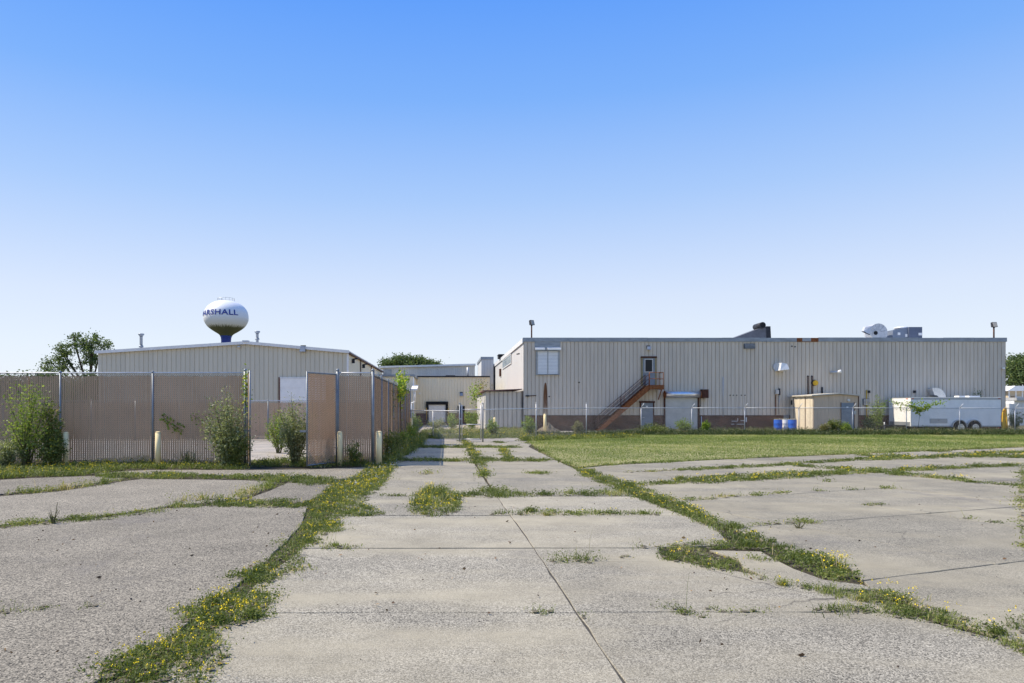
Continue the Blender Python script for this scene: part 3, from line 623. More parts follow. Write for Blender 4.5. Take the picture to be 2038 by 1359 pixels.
o = BX(X(1717,DW), X(1729.5,DW), DW-.06, DW-.02, Z(806,DW), Z(793,DW)).build('wall_vent', M_DARK, wh)
for k in range(5): BX(X(1717.4,DW), X(1729,DW), DW-.10, DW-.062, Z(805.5,DW)+k*.1, Z(805.5,DW)+k*.1+.055).build('slat', M_SHUT, o)
BX(X(1727,DW), X(1730,DW), DW-.15, DW-.02, Z(782,DW), Z(777,DW)).build('switch_box', M_DARK, wh)
BX(X(1817,DW), X(1820,DW), DW-.2, DW-.02, Z(782,DW), Z(777,DW)).build('switch_box', M_DARK, wh)
MB().tube((X(1994,DW)-.08,DW-.3,Z(733,DW)), (X(1994,DW)+.06,DW-.02,Z(733,DW)), .07, 10).build('camera_dome', M_WHITE, wh)
MB().tube((X(1046,DW),DW-.05,Z(788,DW)), (X(1067,DW),DW-.05,Z(787,DW)), .03, 6).build('pipe', M_DRUST, wh)
BX(X(1046,DW), X(1053,DW), DW-.1, DW-.02, Z(789,DW), Z(786.5,DW)).build('bracket', M_DARK, wh)
o = BX(X(1590,DW)-1.2, X(1570,DW), DW-.05, DW-.021, Z(834,DW), Z(826,DW)).build('board', M_FASCIA, wh)
for k, (px, py, wpx, hpx) in enumerate(((1462,838,12,.9),(1478,837,9,.9),(1458,844,6,.9),(1474,844,16,.8),(1485,835,2,9),(1468,835,1,6))): BX(X(px-wpx/2,DW), X(px+wpx/2,DW), DW-.026, DW-.0205, Z(py+hpx/2,DW), Z(py-hpx/2,DW)).build('paint_mark', M_WTRIM, wh)
# side windows on the long side wall
sx = wx0-.02
def side_window(d0, d1, z0, z1, n):
    f = MB().box(sx-.06, sx-.01, d0-.1, d1+.1, z0-.08, z0).box(sx-.06, sx-.01, d0-.1, d1+.1, z1, z1+.06); o = f.build('window', M_WTRIM, wh); st = (d1-d0)/n
    for k in range(n):
        BX(sx-.035, sx-.012, d0+k*st+.05, d0+(k+1)*st-.05, z0+.003, z1-.003).build('pane', M_WGLASS, o); BX(sx-.07, sx-.012, d0+k*st-.045, d0+k*st+.045, z0+.002, z1-.002).build('mullion', M_WTRIM, o)
side_window(64.6, 74.2, 5.9, 6.68, 6); side_window(90, 101, 4.6, 6.3, 6)
MB().path([(sx-.12,95,wtop-.5),(sx-.12,95,.1)], .06, 8).build('downspout', M_GALV, wh); MB().path([(sx-.10,56.2,6.1),(sx-.35,56.2,6.05)], .05, 8).build('pipe', M_DARK, wh)
BX(sx-.14, sx-.01, 76.5, 77.6, 5.2, 6.0).build('switch_box', M_DRUST, wh)

# outside stair
DS0, DS1 = DW-.12, DW-1.15
st = thing('outside_stair', (X(1187,DW), DW-.6, 0), 'rust coloured steel stair climbing to the upper door of the beige warehouse', 'staircase')
xa, za, xb, zb_ = X(1184,DW), 0.05, X(1285,DW), Z(769,DW)
for d in (DS0, DS1): MB().hexa([(xa-.2,d-.03,0),(xa+.25,d-.03,0),(xa+.25,d+.03,0),(xa-.2,d+.03,0),(xb-.12,d-.03,zb_+.10),(xb+.02,d-.03,zb_-.25),(xb+.02,d+.03,zb_-.25),(xb-.12,d+.03,zb_+.10)]).build('stringer', M_RUST, st)
NT = 18
for k in range(NT):
    t = (k+.8)/(NT+.6); x = xa+(xb-xa)*t; z = za+(zb_-za)*t
    BX(x-.14, x+.14, DS1+.033, DS0-.033, z-.02, z+.02).build('tread', M_DRUST, st)
lx0, lx1 = X(1284,DW), X(1311,DW)
BX(lx0, lx1, DS1-.03, DS0, zb_-.04, zb_+.02).build('landing', M_RUST, st)
BX(lx0, lx1, DS1-.06, DS1-.032, zb_-.26, zb_+.08).build('landing_edge', M_RUST, st); BX(lx1, lx1+.04, DS1-.06, DS0, zb_-.26, zb_+.08).build('landing_edge', M_RUST, st)
MB().bar((lx1-.05, DS0+.05, zb_-1.0), (lx1-.05, DS1+.2, zb_-.2), .06, .06).build('brace', M_RUST, st)
slope = (zb_-za)/(xb-xa)
for d in (DS0-.03, DS1):
    for dz in (.95, .62, .33): MB().tube((xa-.15, d, za+dz-.15*slope), (xb-.05, d, zb_+dz-.05*slope), .022, 6).build('handrail', M_DRUST, st)
    for t in (0.0, .5, .98):
        x = xa+(xb-xa)*t; z = za+(zb_-za)*t; MB().tube((x, d, z), (x, d, z+.95), .024, 6).build('baluster', M_DRUST, st)
for dz in (1.03, .55):
    MB().tube((lx0, DS1-.02, zb_+dz), (lx1, DS1-.02, zb_+dz), .024, 6).build('handrail', M_RUST, st); MB().tube((lx1, DS1-.02, zb_+dz), (lx1, DS0, zb_+dz), .024, 6).build('handrail', M_RUST, st)
for x, d in ((lx0, DS1-.02), (lx1, DS1-.02), (lx1, DS0)): MB().tube((x, d, zb_), (x, d, zb_+1.05), .028, 6).build('baluster', M_RUST, st)

# roof equipment of the right warehouse
RZ = wtop-.06
d = 57.0
g = thing('roof_duct', (X(1490,d), d, RZ), 'dark wedge shaped roof duct with round pipe stub above the beige warehouse', 'duct')
MB().prism_xz([(X(1440,d),RZ),(X(1519,d),RZ),(X(1519,d),Z(652,d)),(X(1505,d),Z(655,d))], d-.6, d+.6).build('duct_body', mat('grey_duct', (.14,.14,.15), .6, .2, .3, .2, 3.), g)
MB().hexa([(X(1519,d)+.003,d-.66,RZ),(X(1527.5,d),d-.66,RZ),(X(1527.5,d),d+.66,RZ),(X(1519,d)+.003,d+.66,RZ),(X(1518.5,d)+.003,d-.66,Z(651,d)),(X(1526,d),d-.66,Z(651,d)),(X(1526,d),d+.66,Z(651,d)),(X(1518.5,d)+.003,d+.66,Z(651,d))]).build('end_cap', M_DARK, g)
o = MB().tube((X(1510,d),d-.75,Z(649,d)), (X(1508,d),d+.4,Z(650,d)), .25, 18).build('pipe_stub', M_DARK, g); MB().tube((X(1510,d),d-.80,Z(649,d)), (X(1510,d),d-.752,Z(649,d)), .18, 18).build('pipe_opening', M_BLACK, o)
d = 58.0
g = thing('roof_blower', (X(1742,d), d, RZ), 'galvanized snail shaped blower housing on the beige warehouse roof', 'fan')
cx, cz = X(1742,d), Z(662.5,d); pts = []
for k in range(28):
    t = -PI*.5+2*PI*k/27*.80; r = .80-.10*k/27; pts.append((cx+r*math.cos(t), cz+r*math.sin(t)))
MB().prism_xz(pts, d-.4, d+.4).build('scroll_housing', M_GALV, g)
for r, m, y in ((.22, M_GALV, .47), (.17, M_BLACK, .475)): MB().tube((cx-.25,d-y,cz-.05), (cx-.25,d-.3,cz-.05), r, 20).build('inlet', m, g)
for k in range(5):
    t = .3+k*.55; MB().tube((cx+.2*math.cos(t),d-.405,cz+.2*math.sin(t)), (cx+.72*math.cos(t),d-.405,cz+.72*math.sin(t)), .012, 5).build('seam', M_FASCIA, g)
Q = lambda px, py, dy: (X(px,d), d+dy, Z(py,d))
mouth = [Q(1708,661,-.75), Q(1719,667,-.75), Q(1732,665,.25), Q(1718,658,.25)]; upper = [Q(1714,652.5,-.6), Q(1727,650,-.6), Q(1742,646,.25), Q(1722,649,.25)]
MB().hexa(mouth+upper).build('outlet', M_GALV, g); MB().hexa([(p[0]+.02, p[1], p[2]-.05) for p in mouth]+[(p[0]+.02, p[1], p[2]-.006) for p in mouth]).build('outlet_mouth', M_BLACK, g)
BX(cx-.9, cx+.7, d-.45, d+.45, RZ, RZ+.12).build('stand', M_GALV, g)
d = 58.0
g = thing('rooftop_unit', (X(1800,d), d, RZ), 'blue grey rooftop air conditioning unit beside the snail shaped blower', 'air conditioner')
xa_, xm_, xb2 = X(1768.6,d), X(1798,d), X(1824,d)
BX(xm_, xb2, d-.7, d+.8, RZ, Z(652.5,d)).build('cabinet', mat('unit_dark', (.13,.15,.20), .5, .2, .4, .1, 2.), g)
MB().prism_xz([(xa_,RZ),(xm_-.004,RZ),(xm_-.004,Z(652.5,d)),(xa_,Z(658.5,d))], d-.55, d+.8).build('intake_hood', mat('unit_light', (.22,.25,.30), .5, .2, .4, .1, 2.), g)
BX(X(1778,d), X(1783,d), d-.575, d-.555, Z(668,d), Z(663,d)).build('label_plate', M_WHITE, g); BX(X(1793,d), X(1797,d), d-.575, d-.555, Z(671.5,d), Z(666,d)).build('label_plate', M_WHITE, g); BX(X(1816.5,d), X(1823,d), d-.725, d-.705, Z(669,d), Z(664,d)).build('label_plate', M_WHITE, g)
MB().lathe([(.55,Z(653,d)),(.55,Z(651,d)),(.35,Z(649.3,d)),(.05,Z(649,d))], X(1800,d), d+.4, 20).build('fan_dome', M_WTRIM, g)
g = thing('roof_box', (X(996,80), 80, wtop-.06), 'black box standing on the warehouse roof above the side windows', 'roof unit')
BX(X(1004,76)-.6, X(1004,76)+1.0, 76, 78, wtop-.06, Z(706,76)).build('cabinet', M_BLACK, g); BX(X(1004,76)-.65, X(1004,76)+1.05, 75.95, 78.05, Z(706,76)+.002, Z(706,76)+.07).build('lid', M_DARK, g)
def pole_lamp(px, pyt, d, label, yaw):
    x = X(px,d); g = thing('pole_lamp', (x, d, RZ), label, 'lamp', 'flood lamps on the warehouse roof')
    MB().tube((x,d,RZ), (x,d,Z(pyt+8,d)), .055, 8).build('pole', M_DRUST, g); z = Z(pyt+5,d); c, s = math.cos(yaw), math.sin(yaw)
    P = lambda u, v, w_: (x+u*c-v*s, d+u*s+v*c, z+w_)
    MB().hexa([P(-.17,-.20,-.20),P(.17,-.20,-.20),P(.17,.06,-.20),P(-.17,.06,-.20),P(-.17,-.05,.20),P(.17,-.05,.20),P(.17,.12,.16),P(-.17,.12,.16)]).build('lamp_head', M_DARK, g)
    MB().hexa([P(-.14,-.225,-.18),P(.14,-.225,-.18),P(.14,-.205,-.18),P(-.14,-.205,-.18),P(-.14,-.08,.17),P(.14,-.08,.17),P(.14,-.06,.17),P(-.14,-.06,.17)]).build('lens', mat('lamp_lens', (.40,.37,.30), .3, 0, .5), g)
    MB().tube((x,d,Z(pyt+11,d)), (x,d,Z(pyt+6,d)), .08, 8).build('bracket', M_DARK, g)
pole_lamp(1058, 637, DW+.3, 'flood lamp on a thin pole above the louvred window corner', .5); pole_lamp(1978, 641, DW+.3, 'flood lamp on a thin pole at the trailer end of the roof', -.1)

# lean-to beside it
g = thing('lean_to_shed', (4.5, DW, 0), 'low ribbed grey lean to shed against the warehouse side wall', 'shed')
lx = X(967,DW); lz = Z(776,DW)
BX(lx+.05, wx0-.12, DW+.35, 70, -.05, lz-.1).build('wall', M_SIDE, g)
clad(g, M_BEIGE, (lx+.02, DW+.3), 0, wx0-.12-lx, .25, lz-.12, .73, .365, .05, .09)
clad(g, M_SIDE, (lx, 70), -PI/2, 70-DW-.3, .1, lz-.15, 1.2, .3)
MB().hexa([(lx-.25,DW+.05,lz-.10),(wx0-.11,DW+.05,lz+.03),(wx0-.11,70,lz+.03),(lx-.25,70,lz-.10),(lx-.25,DW+.05,lz-.02),(wx0-.11,DW+.05,lz+.10),(wx0-.11,70,lz+.10),(lx-.25,70,lz-.02)]).build('roof', mat('rust_red_roof', (.28,.16,.13), .7, .1, .3, .3, 2.), g)
BX(lx-.02, wx0-.15, DW+.24, DW+.28, -.05, .24).build('brick_base', M_BRICK, g)

# ------------------------------------------------------------------ left gabled building
DL = 46.0
l0, l1, lp_ = X(195,DL), X(692,DL), X(490,DL); ze0, ze1, zp = Z(701,DL), Z(700,DL), Z(682,DL)
lb = thing('gabled_warehouse', (l0, DL, 0), 'sage grey gabled metal building behind the tall fence with white overhead door', 'building')
def ztl(x):
    xx = l0+x
    return ze0+(zp-ze0)*(xx-l0)/(lp_-l0) if xx < lp_ else zp+(ze1-zp)*(xx-lp_)/(l1-lp_)
LBK = 71.0
MB().prism_xz([(l0+.05,-.05),(l1-.05,-.05),(l1-.05,ze1-.1),(lp_,zp-.1),(l0+.05,ze0-.1)], DL+.06, LBK).build('wall', M_CREAM, lb)
clad(lb, M_SAGE, (l0, DL), 0, l1-l0, .1, ztl)
clad(lb, M_CREAM, (l1, DL+.03), PI/2, LBK-DL-.1, .1, ze1-.02, .915, .305, .03, .05)
for (xa_, za_, xb_, zb2) in ((l0-.15, ze0-.005, lp_, zp), (lp_, zp, l1+.12, ze1-.005)):
    MB().hexa([(xa_,DL-.14,za_-.02),(xb_,DL-.14,zb2-.02),(xb_,LBK,zb2-.02),(xa_,LBK,za_-.02),(xa_,DL-.14,za_+.06),(xb_,DL-.14,zb2+.06),(xb_,LBK,zb2+.06),(xa_,LBK,za_+.06)]).build('roof', M_ROOF, lb)
    MB().hexa([(xa_,DL-.19,za_-.10),(xb_,DL-.19,zb2-.10),(xb_,DL-.143,zb2-.10),(xa_,DL-.143,za_-.10),(xa_,DL-.19,za_+.09),(xb_,DL-.19,zb2+.09),(xb_,DL-.143,zb2+.09),(xa_,DL-.143,za_+.09)]).build('rake_trim', M_WTRIM, lb)
BX(lp_-.2, lp_+.2, DL-.23, DL+.1, zp+.04, zp+.14).build('ridge_cap', M_ROOF, lb)
BX(l1+.02, l1+.16, DL, LBK, ze1-.14, ze1-.03).build('gutter', M_BROWNTR, lb)
BX(l1-.06, l1+.06, DL-.03, DL+.05, 0, ze1-.12).build('corner_trim', M_WTRIM, lb)
for dd in (52.5, 60): MB().path([(l1+.06,dd,ze1-.1),(l1+.06,dd,.1)], .045, 6).build('downspout', M_BROWNTR, lb)
a, b, t = X(557.5,DL), X(557.5,DL)+3.05, Z(753.5,DL)
gd_ = BX(a, b, DL-.03, DL-.012, .05, t).build('overhead_door', M_WHITE, lb)
for k in range(6): BX(a+.02, b-.02, DL-.055, DL-.032, .06+k*(t-.06)/6+.012, .06+(k+1)*(t-.06)/6-.012).build('door_panel', M_WHITE, gd_)
BX(a-.10, a, DL-.07, DL-.01, 0, t+.1).build('door_jamb', M_BROWNTR, gd_); BX(b, b+.1, DL-.07, DL-.01, 0, t+.1).build('door_jamb', M_BROWNTR, gd_); BX(a, b, DL-.07, DL-.01, t, t+.1).build('door_header', M_WTRIM, gd_)
lampfit(604, 694, DL, lb, 1.3)
for dd in (48.0, 54.0):
    o = BX(l1+.03, l1+.2, dd-.12, dd+.12, ze1-.62, ze1-.35).build('wall_lamp', M_DARK, lb); MB().tube((l1+.05,dd,ze1-.36), (l1+.4,dd,ze1-.3), .05, 6).build('lamp_arm', M_DARK, o)
MB().lathe([(.12,Z(692,DL)),(.12,Z(689,DL))], X(476,DL), DL-.08, 12).build('gable_vent', M_GALV, lb)
def stack(px, yt, yb, d, label):
    x = X(px,d); g = thing('roof_stack', (x, d, Z(yb,d)), label, 'chimney', 'vent stacks on the gabled roof'); z0, z1 = Z(yb,d)-.4, Z(yt,d)
    MB().lathe([(.10,z0),(.10,z1-.22),(.13,z1-.20)], x, d, 14).build('pipe', M_FASCIA, g); MB().lathe([(.07,z1-.22),(.20,z1-.07),(.20,z1)], x, d, 14).build('cap', M_FASCIA, g); MB().lathe([(.16,z0+.4),(.14,z0+.52)], x, d, 14).build('collar', M_FASCIA, g)
stack(281, 664, 691, 49.5, 'vent stack rising from the left slope of the gabled roof'); stack(512, 659, 676, 51, 'vent stack near the ridge, beside the water tower')

# wing and middle building with the loading dock
DG = 66.0
g = thing('wing_building', (-5, DG, 0), 'narrow cream metal wing joining the gabled building to the dock building', 'building')
a, b, t = X(757,DG), X(823,DG), Z(747,DG)
BX(a+.05, b-.05, DG+.06, 74, -.05, t-.1).build('wall', M_CREAM, g); clad(g, M_CREAM, (a, DG), 0, b-a, .1, t-.1)
BX(a-.1, b+.15, DG-.15, 74, t-.095, t+.1).build('roof', M_FASCIA, g); BX(b-.06, b+.05, DG-.03, DG+.04, 0, t-.12).build('corner_trim', M_WHITE, g)
MB().hexa([(b-.1,DG-2.6,Z(776,DG)-.1),(b+.45,DG-2.6,Z(776,DG)-.1),(b+.45,DG-.02,Z(768,DG)),(b-.1,DG-.02,Z(768,DG)),(b-.1,DG-2.6,Z(775,DG)),(b+.45,DG-2.6,Z(775,DG)),(b+.45,DG-.02,Z(767,DG)),(b-.1,DG-.02,Z(767,DG))]).build('canopy', M_WHITE, g)
MB().path([(b+.25,DG-2.4,Z(776,DG)),(b+.25,DG-2.4,Z(800,DG)),(b-.1,DG-2.4,Z(803,DG)),(b-.1,DG-2.4,0)], .07, 8).build('drain_pipe', M_WHITE, g)
DM = 72.5
g = thing('dock_building', (0, DM, 0), 'cream metal building with a loading dock door at the end of the drive', 'building')
a, b, t = X(818,DM), X(975,DM), Z(749,DM)
BX(a+.05, b-.05, DM+.06, 96, -.05, t-.1).build('wall', M_CREAM, g); clad(g, M_CREAM, (a, DM), 0, b-a, 1.2, t-.08)
BX(a, b, DM-.02, DM+.05, -.05, 1.19).build('brick_base', M_BRICK, g); BX(a-.05, b, DM-.12, 96, t-.075, t+.05).build('roof', M_DARK, g)
BX(X(887,DM), X(906,DM), DM+.3, DM+2, t+.05, t+.13).build('roof_hatch', M_DARK, g); MB().tube((X(931,DM+4),DM+4,t), (X(931,DM+4),DM+4,Z(731,DM+4)), .12, 10).build('roof_pipe', M_GALV, g)
dk = BX(X(853,DM), X(887,DM), DM-.06, DM-.02, Z(840,DM), Z(805,DM)).build('dock_door', M_WHITE, g)
for k in range(5): 
    z0, z1 = Z(840,DM), Z(805,DM); BX(X(853,DM)+.03, X(887,DM)-.03, DM-.085, DM-.062, z0+(z1-z0)*k/5+.012, z0+(z1-z0)*(k+1)/5-.012).build('door_panel', M_WHITE, dk)
BX(X(848,DM), X(892,DM), DM-.25, DM-.02, Z(805,DM), Z(799,DM)).build('dock_seal', M_BLACK, g)
for p0, p1 in ((848,853),(887,892)):
    BX(X(p0,DM), X(p1,DM)-.004, DM-.22, DM-.02, Z(843,DM), Z(805,DM)-.003).build('dock_seal', M_BLACK, g); xx = X(p0 if p0 < 860 else p1-1.2,DM)+.04; BX(xx, xx+.05, DM-.235, DM-.223, Z(836,DM), Z(812,DM)).build('guide_stripe', M_YELLOW, g)
BX(X(848,DM), X(892,DM), DM-.3, DM-.03, .2, Z(843,DM)-.01).build('dock_bumper', M_BLACK, g)
lampfit(918.5, 784, DM, g, 1.2); MB().tube((X(835,DM),DM-.1,Z(783,DM)), (X(835,DM),DM,Z(783,DM)), .1, 8).build('bracket', M_WTRIM, g)
BX(X(911,DM), X(925,DM), DM-.12, DM-.02, Z(822,DM), Z(808,DM)).build('window', M_GLASS, g)
d = 97.0
g = thing('far_building', (0, d, 0), 'long pale grey metal building rising behind the dock building', 'building')
a, b = X(762,d), X(945,d); za_, zb2 = Z(731,d), Z(726,d)
MB().prism_xz([(a+.05,-.05),(b-.05,-.05),(b-.05,zb2-.1),(a+.05,za_-.1)], d+.06, 125).build('wall', M_GREYP, g)
clad(g, M_GREYP, (a, d), 0, b-a, 3.5, lambda x: za_+(zb2-za_)*x/(b-a)-.1)
MB().hexa([(a-.5,d-.3,za_-.09),(b+.1,d-.3,zb2-.09),(b+.1,125,zb2-.09),(a-.5,125,za_-.09),(a-.5,d-.3,za_+.16),(b+.1,d-.3,zb2+.16),(b+.1,125,zb2+.16),(a-.5,125,za_+.16)]).build('roof', M_WTRIM, g)
BX(a+.2, a+1.2, d-.15, d-.02, za_-1.5, za_-.3).build('wall_vent', M_FASCIA, g)
d = 86.0
g = thing('annex_block', (5, d, 0), 'tall grey ribbed annex block standing behind the warehouse side wall', 'building')
a, b, t = X(958,d), wx0-.2, Z(710,d)
BX(a+.05, b, d+.06, 97, -.05, t-.1).build('wall', M_WTRIM, g); clad(g, M_SIDE, (a, d), 0, b-a, 4.0, t-.3); BX(a-.06, b, d-.07, 97, t-.32, t).build('fascia', M_FASCIA, g)

# ------------------------------------------------------------------ water tower
TWD = 250.0; TWX, TWZ = X(450,TWD), Z(633,TWD); TS = TWD/F
tw = thing('water_tower', (TWX, TWD, 0), 'white bulb shaped water tower with blue lettering and grimy green underside', 'water tower')
prof = [(1.75,Z(678,TWD)),(1.8,Z(670,TWD)),(2.6,Z(665,TWD)),(4.6,Z(658,TWD)),(6.3,Z(650.5,TWD)),(7.25,Z(643,TWD)),(7.68,Z(636,TWD)),(7.72,Z(630,TWD)),(7.5,Z(622,TWD)),(6.9,Z(615,TWD)),(5.9,Z(608.5,TWD)),(4.5,Z(603,TWD)),(2.8,Z(599.5,TWD)),(1.2,Z(598,TWD)),(.2,Z(597.8,TWD))]
def cat(pr, n=4):       # smooth the profile
    out = []
    for i in range(len(pr)-1):
        p0 = pr[max(0,i-1)]; p1 = pr[i]; p2 = pr[i+1]; p3 = pr[min(len(pr)-1,i+2)]
        for k in range(n):
            t = k/n; out.append(tuple(.5*((2*p1[j])+(-p0[j]+p2[j])*t+(2*p0[j]-5*p1[j]+4*p2[j]-p3[j])*t*t+(-p0[j]+3*p1[j]-3*p2[j]+p3[j])*t**3) for j in (0,1)))
    return out+[pr[-1]]
tprof = cat(prof[1:])
MB().lathe(tprof, TWX, TWD, 64).build('tank', tower_mat(), tw)
M_TBLUE = mat('tower_blue', (.02,.045,.26), .5, 0, .4)
MB().lathe([(3.4,-.05),(2.6,1.5),(1.75,5),(1.72,Z(677,TWD)),(1.83,Z(671.5,TWD)),(2.1,Z(668.7,TWD))], TWX, TWD, 32).build('stem', M_TBLUE, tw)
def trad(z):
    for (r0, z0), (r1, z1) in zip(tprof[:-1], tprof[1:]):
        if z0 <= z <= z1: return r0+(r1-r0)*(z-z0)/(z1-z0+1e-9)
    return 7.7
fc = bpy.data.curves.new('lettering', 'FONT'); fc.body = 'MARSHALL'; fc.size = 1.0; fc.resolution_u = 3; fc.space_character = 1.06; fc.offset = .018
fo = bpy.data.objects.new('lettering', fc); COL.objects.link(fo); bpy.context.view_layer.update()
me = fo.evaluated_get(bpy.context.evaluated_depsgraph_get()).to_mesh(); tv = [tuple(v.co) for v in me.vertices]; tf = [tuple(p.vertices) for p in me.polygons]
bpy.data.objects.remove(fo)
xs = [v[0] for v in tv]; ys = [v[1] for v in tv]; w_, h_ = max(xs)-min(xs), max(ys)-min(ys)
ZL0, ZL1 = Z(631.5,TWD), Z(620.5,TWD); A1, A0 = math.radians(30.5+17.4), math.radians(-93+17.4)
mb = MB()
for x, y, _ in tv:
    t = A0+(A1-A0)*(x-min(xs))/w_; z = ZL0+(ZL1-ZL0)*(y-min(ys))/h_; r = trad(z)+.16; mb.v.append((TWX+r*math.sin(t), TWD-r*math.cos(t), z))
for f in tf: mb.face(f)
mb.build('lettering', M_TBLUE, tw)
rl = MB()
for k in range(14):
    t = 2*PI*k/14; t2 = 2*PI*(k+1)/14; z = Z(598.5,TWD); rl.tube((TWX+2.9*math.cos(t),TWD+2.9*math.sin(t),z-.3), (TWX+2.9*math.cos(t),TWD+2.9*math.sin(t),z+.8), .06, 5)
    rl.tube((TWX+2.9*math.cos(t),TWD+2.9*math.sin(t),z+.8), (TWX+2.9*math.cos(t2),TWD+2.9*math.sin(t2),z+.8), .06, 5)
rl.build('railing', M_GALV, tw); MB().tube((TWX-1.2,TWD-1,Z(599,TWD)), (TWX-1.2,TWD-1,Z(594,TWD)), .12, 6).build('antenna', M_DARK, tw)

# ------------------------------------------------------------------ chain link fences
def fabric(p0, p1, z0, z1, r=.0026, pitch=.0707, r2=None, m=None):
    """diagonal wires of a chain link sheet between two ground points"""
    a = np.array(p0, float); b = np.array(p1, float); L = np.linalg.norm(b-a); u = (b-a)/L; nrm = np.array([-u[1], u[0]]); H = z1-z0
    V = []; T = []; c = 0
    for sgn in (1, -1):
        if sgn < 0 and r2: r = r2
        s0 = -H if sgn > 0 else 0
        for s in np.arange(s0, L+(0 if sgn > 0 else H), pitch):
            # line: along = s + sgn*h
            lo, hi = 0., H
            if sgn > 0: lo = max(0, -s); hi = min(H, L-s)
            else: lo = max(0, s-L); hi = min(H, s)
            if hi-lo < .03: continue
            q = []
            for h in (lo, hi):
                al = s+sgn*h; P = a+u*al
                for k in range(3):
                    t = 2*PI*k/3+.5; o1 = r*math.cos(t); o2 = r*math.sin(t); Q = P+nrm*(o2+sgn*.0025)+u*o1*.707; q.append((Q[0], Q[1], z0+h-sgn*o1*.707))
            V += q
            for k in range(3): j = (k+1) % 3; T += [(c+k, c+j, c+3+j), (c+k, c+3+j, c+3+k)]
            c += 6
    return np_mesh('wire_mesh', np.array(V), np.array(T), None, (m or M_WIRE,))
def slats(p0, p1, z0, z1, wd=.057, pitch=.0707, m=None):
    a = Vector(p0); b = Vector(p1); L = (b-a).length; u = (b-a)/L; n = Vector((-u.y, u.x)); mb = MB()
    k = 0
    while (k+.5)*pitch < L:
        c = a+u*((k+.5)*pitch); t = random.uniform(-.10, .10) if random.random() > .03 else random.uniform(.4, .8); du = u*math.cos(t)+n*math.sin(t); zz0 = z0+random.uniform(-.005,.006); zz1 = z1+random.uniform(-.03,.01); h = wd/2
        q = [(c-du*h-n*.002), (c+du*h-n*.002), (c+du*h+n*.002), (c-du*h+n*.002)]
        mb.hexa([(p.x,p.y,zz0) for p in q]+[(p.x,p.y,zz1) for p in q]); k += 1
    return mb
def post(p, z, r, parent, m=None, name='post', cap=True):
    mb = MB().lathe([(r,-.05),(r,z)], p[0], p[1], 12); o = mb.build(name, m or M_POST, parent)
    if cap: MB().lathe([(r*1.15,z),(r*1.15,z+.025),(r*.8,z+.06),(r*.2,z+.075)], p[0], p[1], 12).build('post_cap', m or M_POST, o)
    return o
def slat_fence(p0, p1, ztop, label, nbay, rail=True, bay_posts=True, m=None, group='slatted privacy fences', ends=(True, True), zmesh=.03, pr=.035):
    a = Vector(p0); b = Vector(p1); g = thing('privacy_fence', (a.x, a.y, 0), label, 'fence', group)
    for k in range(nbay+1):
        if (k == 0 and not ends[0]) or (k == nbay and not ends[1]): continue
        p = a.lerp(b, k/nbay); post((p.x, p.y), ztop+(.06 if k in (0, nbay) else 0), pr*(1.4 if k in (0, nbay) else 1), g, M_POST)
    if rail: MB().tube((a.x,a.y,ztop), (b.x,b.y,ztop), .024, 8).build('top_rail', M_GALV, g)
    o = link('wire_mesh', fabric(p0, p1, zmesh, ztop-.04, .006, r2=.0022, m=M_SWIRE), None, g); o['kind'] = 'stuff'
    o = slats(p0, p1, zmesh+.02, ztop-.09).build('slats', M_SLAT, g); o['kind'] = 'stuff'
    for zz in (ztop-.06, .12): MB().tube((a.x,a.y,zz), (b.x,b.y,zz), .004, 4).build('tension_wire', M_WIRE, g)
    return g
DF = 22.6; FT = Z(742,DF)
xg0, xg1, xc = X(488,DF), X(672,DF), X(742,DF)
fl0 = xg0-2.97*4
slat_fence((fl0,DF), (xg0,DF), FT, 'tall brown slatted chain link fence along the left lot, behind the bushes', 4)
slat_fence((xg1,DF), (xc,DF), FT, 'short front bay of brown slatted fence between gate post and corner', 1)
slat_fence((xc+.002,DF+.06), (xc,46.0), FT-.02, 'tall slatted fence side running back along the drive', 8, ends=(False, True))
def gate_leaf(p0, p1, zt, zb, label):
    a = Vector(p0); b = Vector(p1); g = thing('gate_leaf', (a.x, a.y, 0), label, 'gate', 'slatted gate leaves')
    for p in (a, b): MB().lathe([(.026,zb),(.026,zt)], p.x, p.y, 10).build('stile', M_POST, g)
    for zz in (zb+.03, zt-.03, (zb+zt)/2-.25)[:2]: MB().tube((a.x,a.y,zz), (b.x,b.y,zz), .022, 8).build('rail', M_POST, g)
    o = link('wire_mesh', fabric((a.x,a.y), (b.x,b.y), zb+.03, zt-.03, .006, r2=.0022, m=M_SWIRE), None, g); o['kind'] = 'stuff'
    o = slats((a.x,a.y), (b.x,b.y), zb+.05, zt-.05).build('slats', M_SLAT, g); o['kind'] = 'stuff'
    for zz in (zt-.5, zb+.5): MB().tube((a.x-.05,a.y+.06,zz), (a.x+.03,a.y-.02,zz), .03, 8).build('hinge', M_POST, g)
    o = MB().bar((b.x-.02,b.y,1.1), (b.x-.22,b.y+.05,1.1), .05, .06).build('latch', M_POST, g)
gate_leaf((X(669,22.5),22.5), (X(611,21.2),21.2), Z(739,21.2), .04, 'open brown slatted gate leaf swung towards the camera beside two bollards')
gate_leaf((xg0+.11,DF-.1), (X(497.5,21.7),21.7), Z(737,21.7), .04, 'open gate leaf seen edge on behind the dense grey green bush')
# low back fence of the compound
DB = 38.8
slat_fence((-34.2,DB), (xc-.15,DB), Z(797.5,DB), 'lower brown slatted fence at the back of the fenced compound', 13, ends=(True, True))

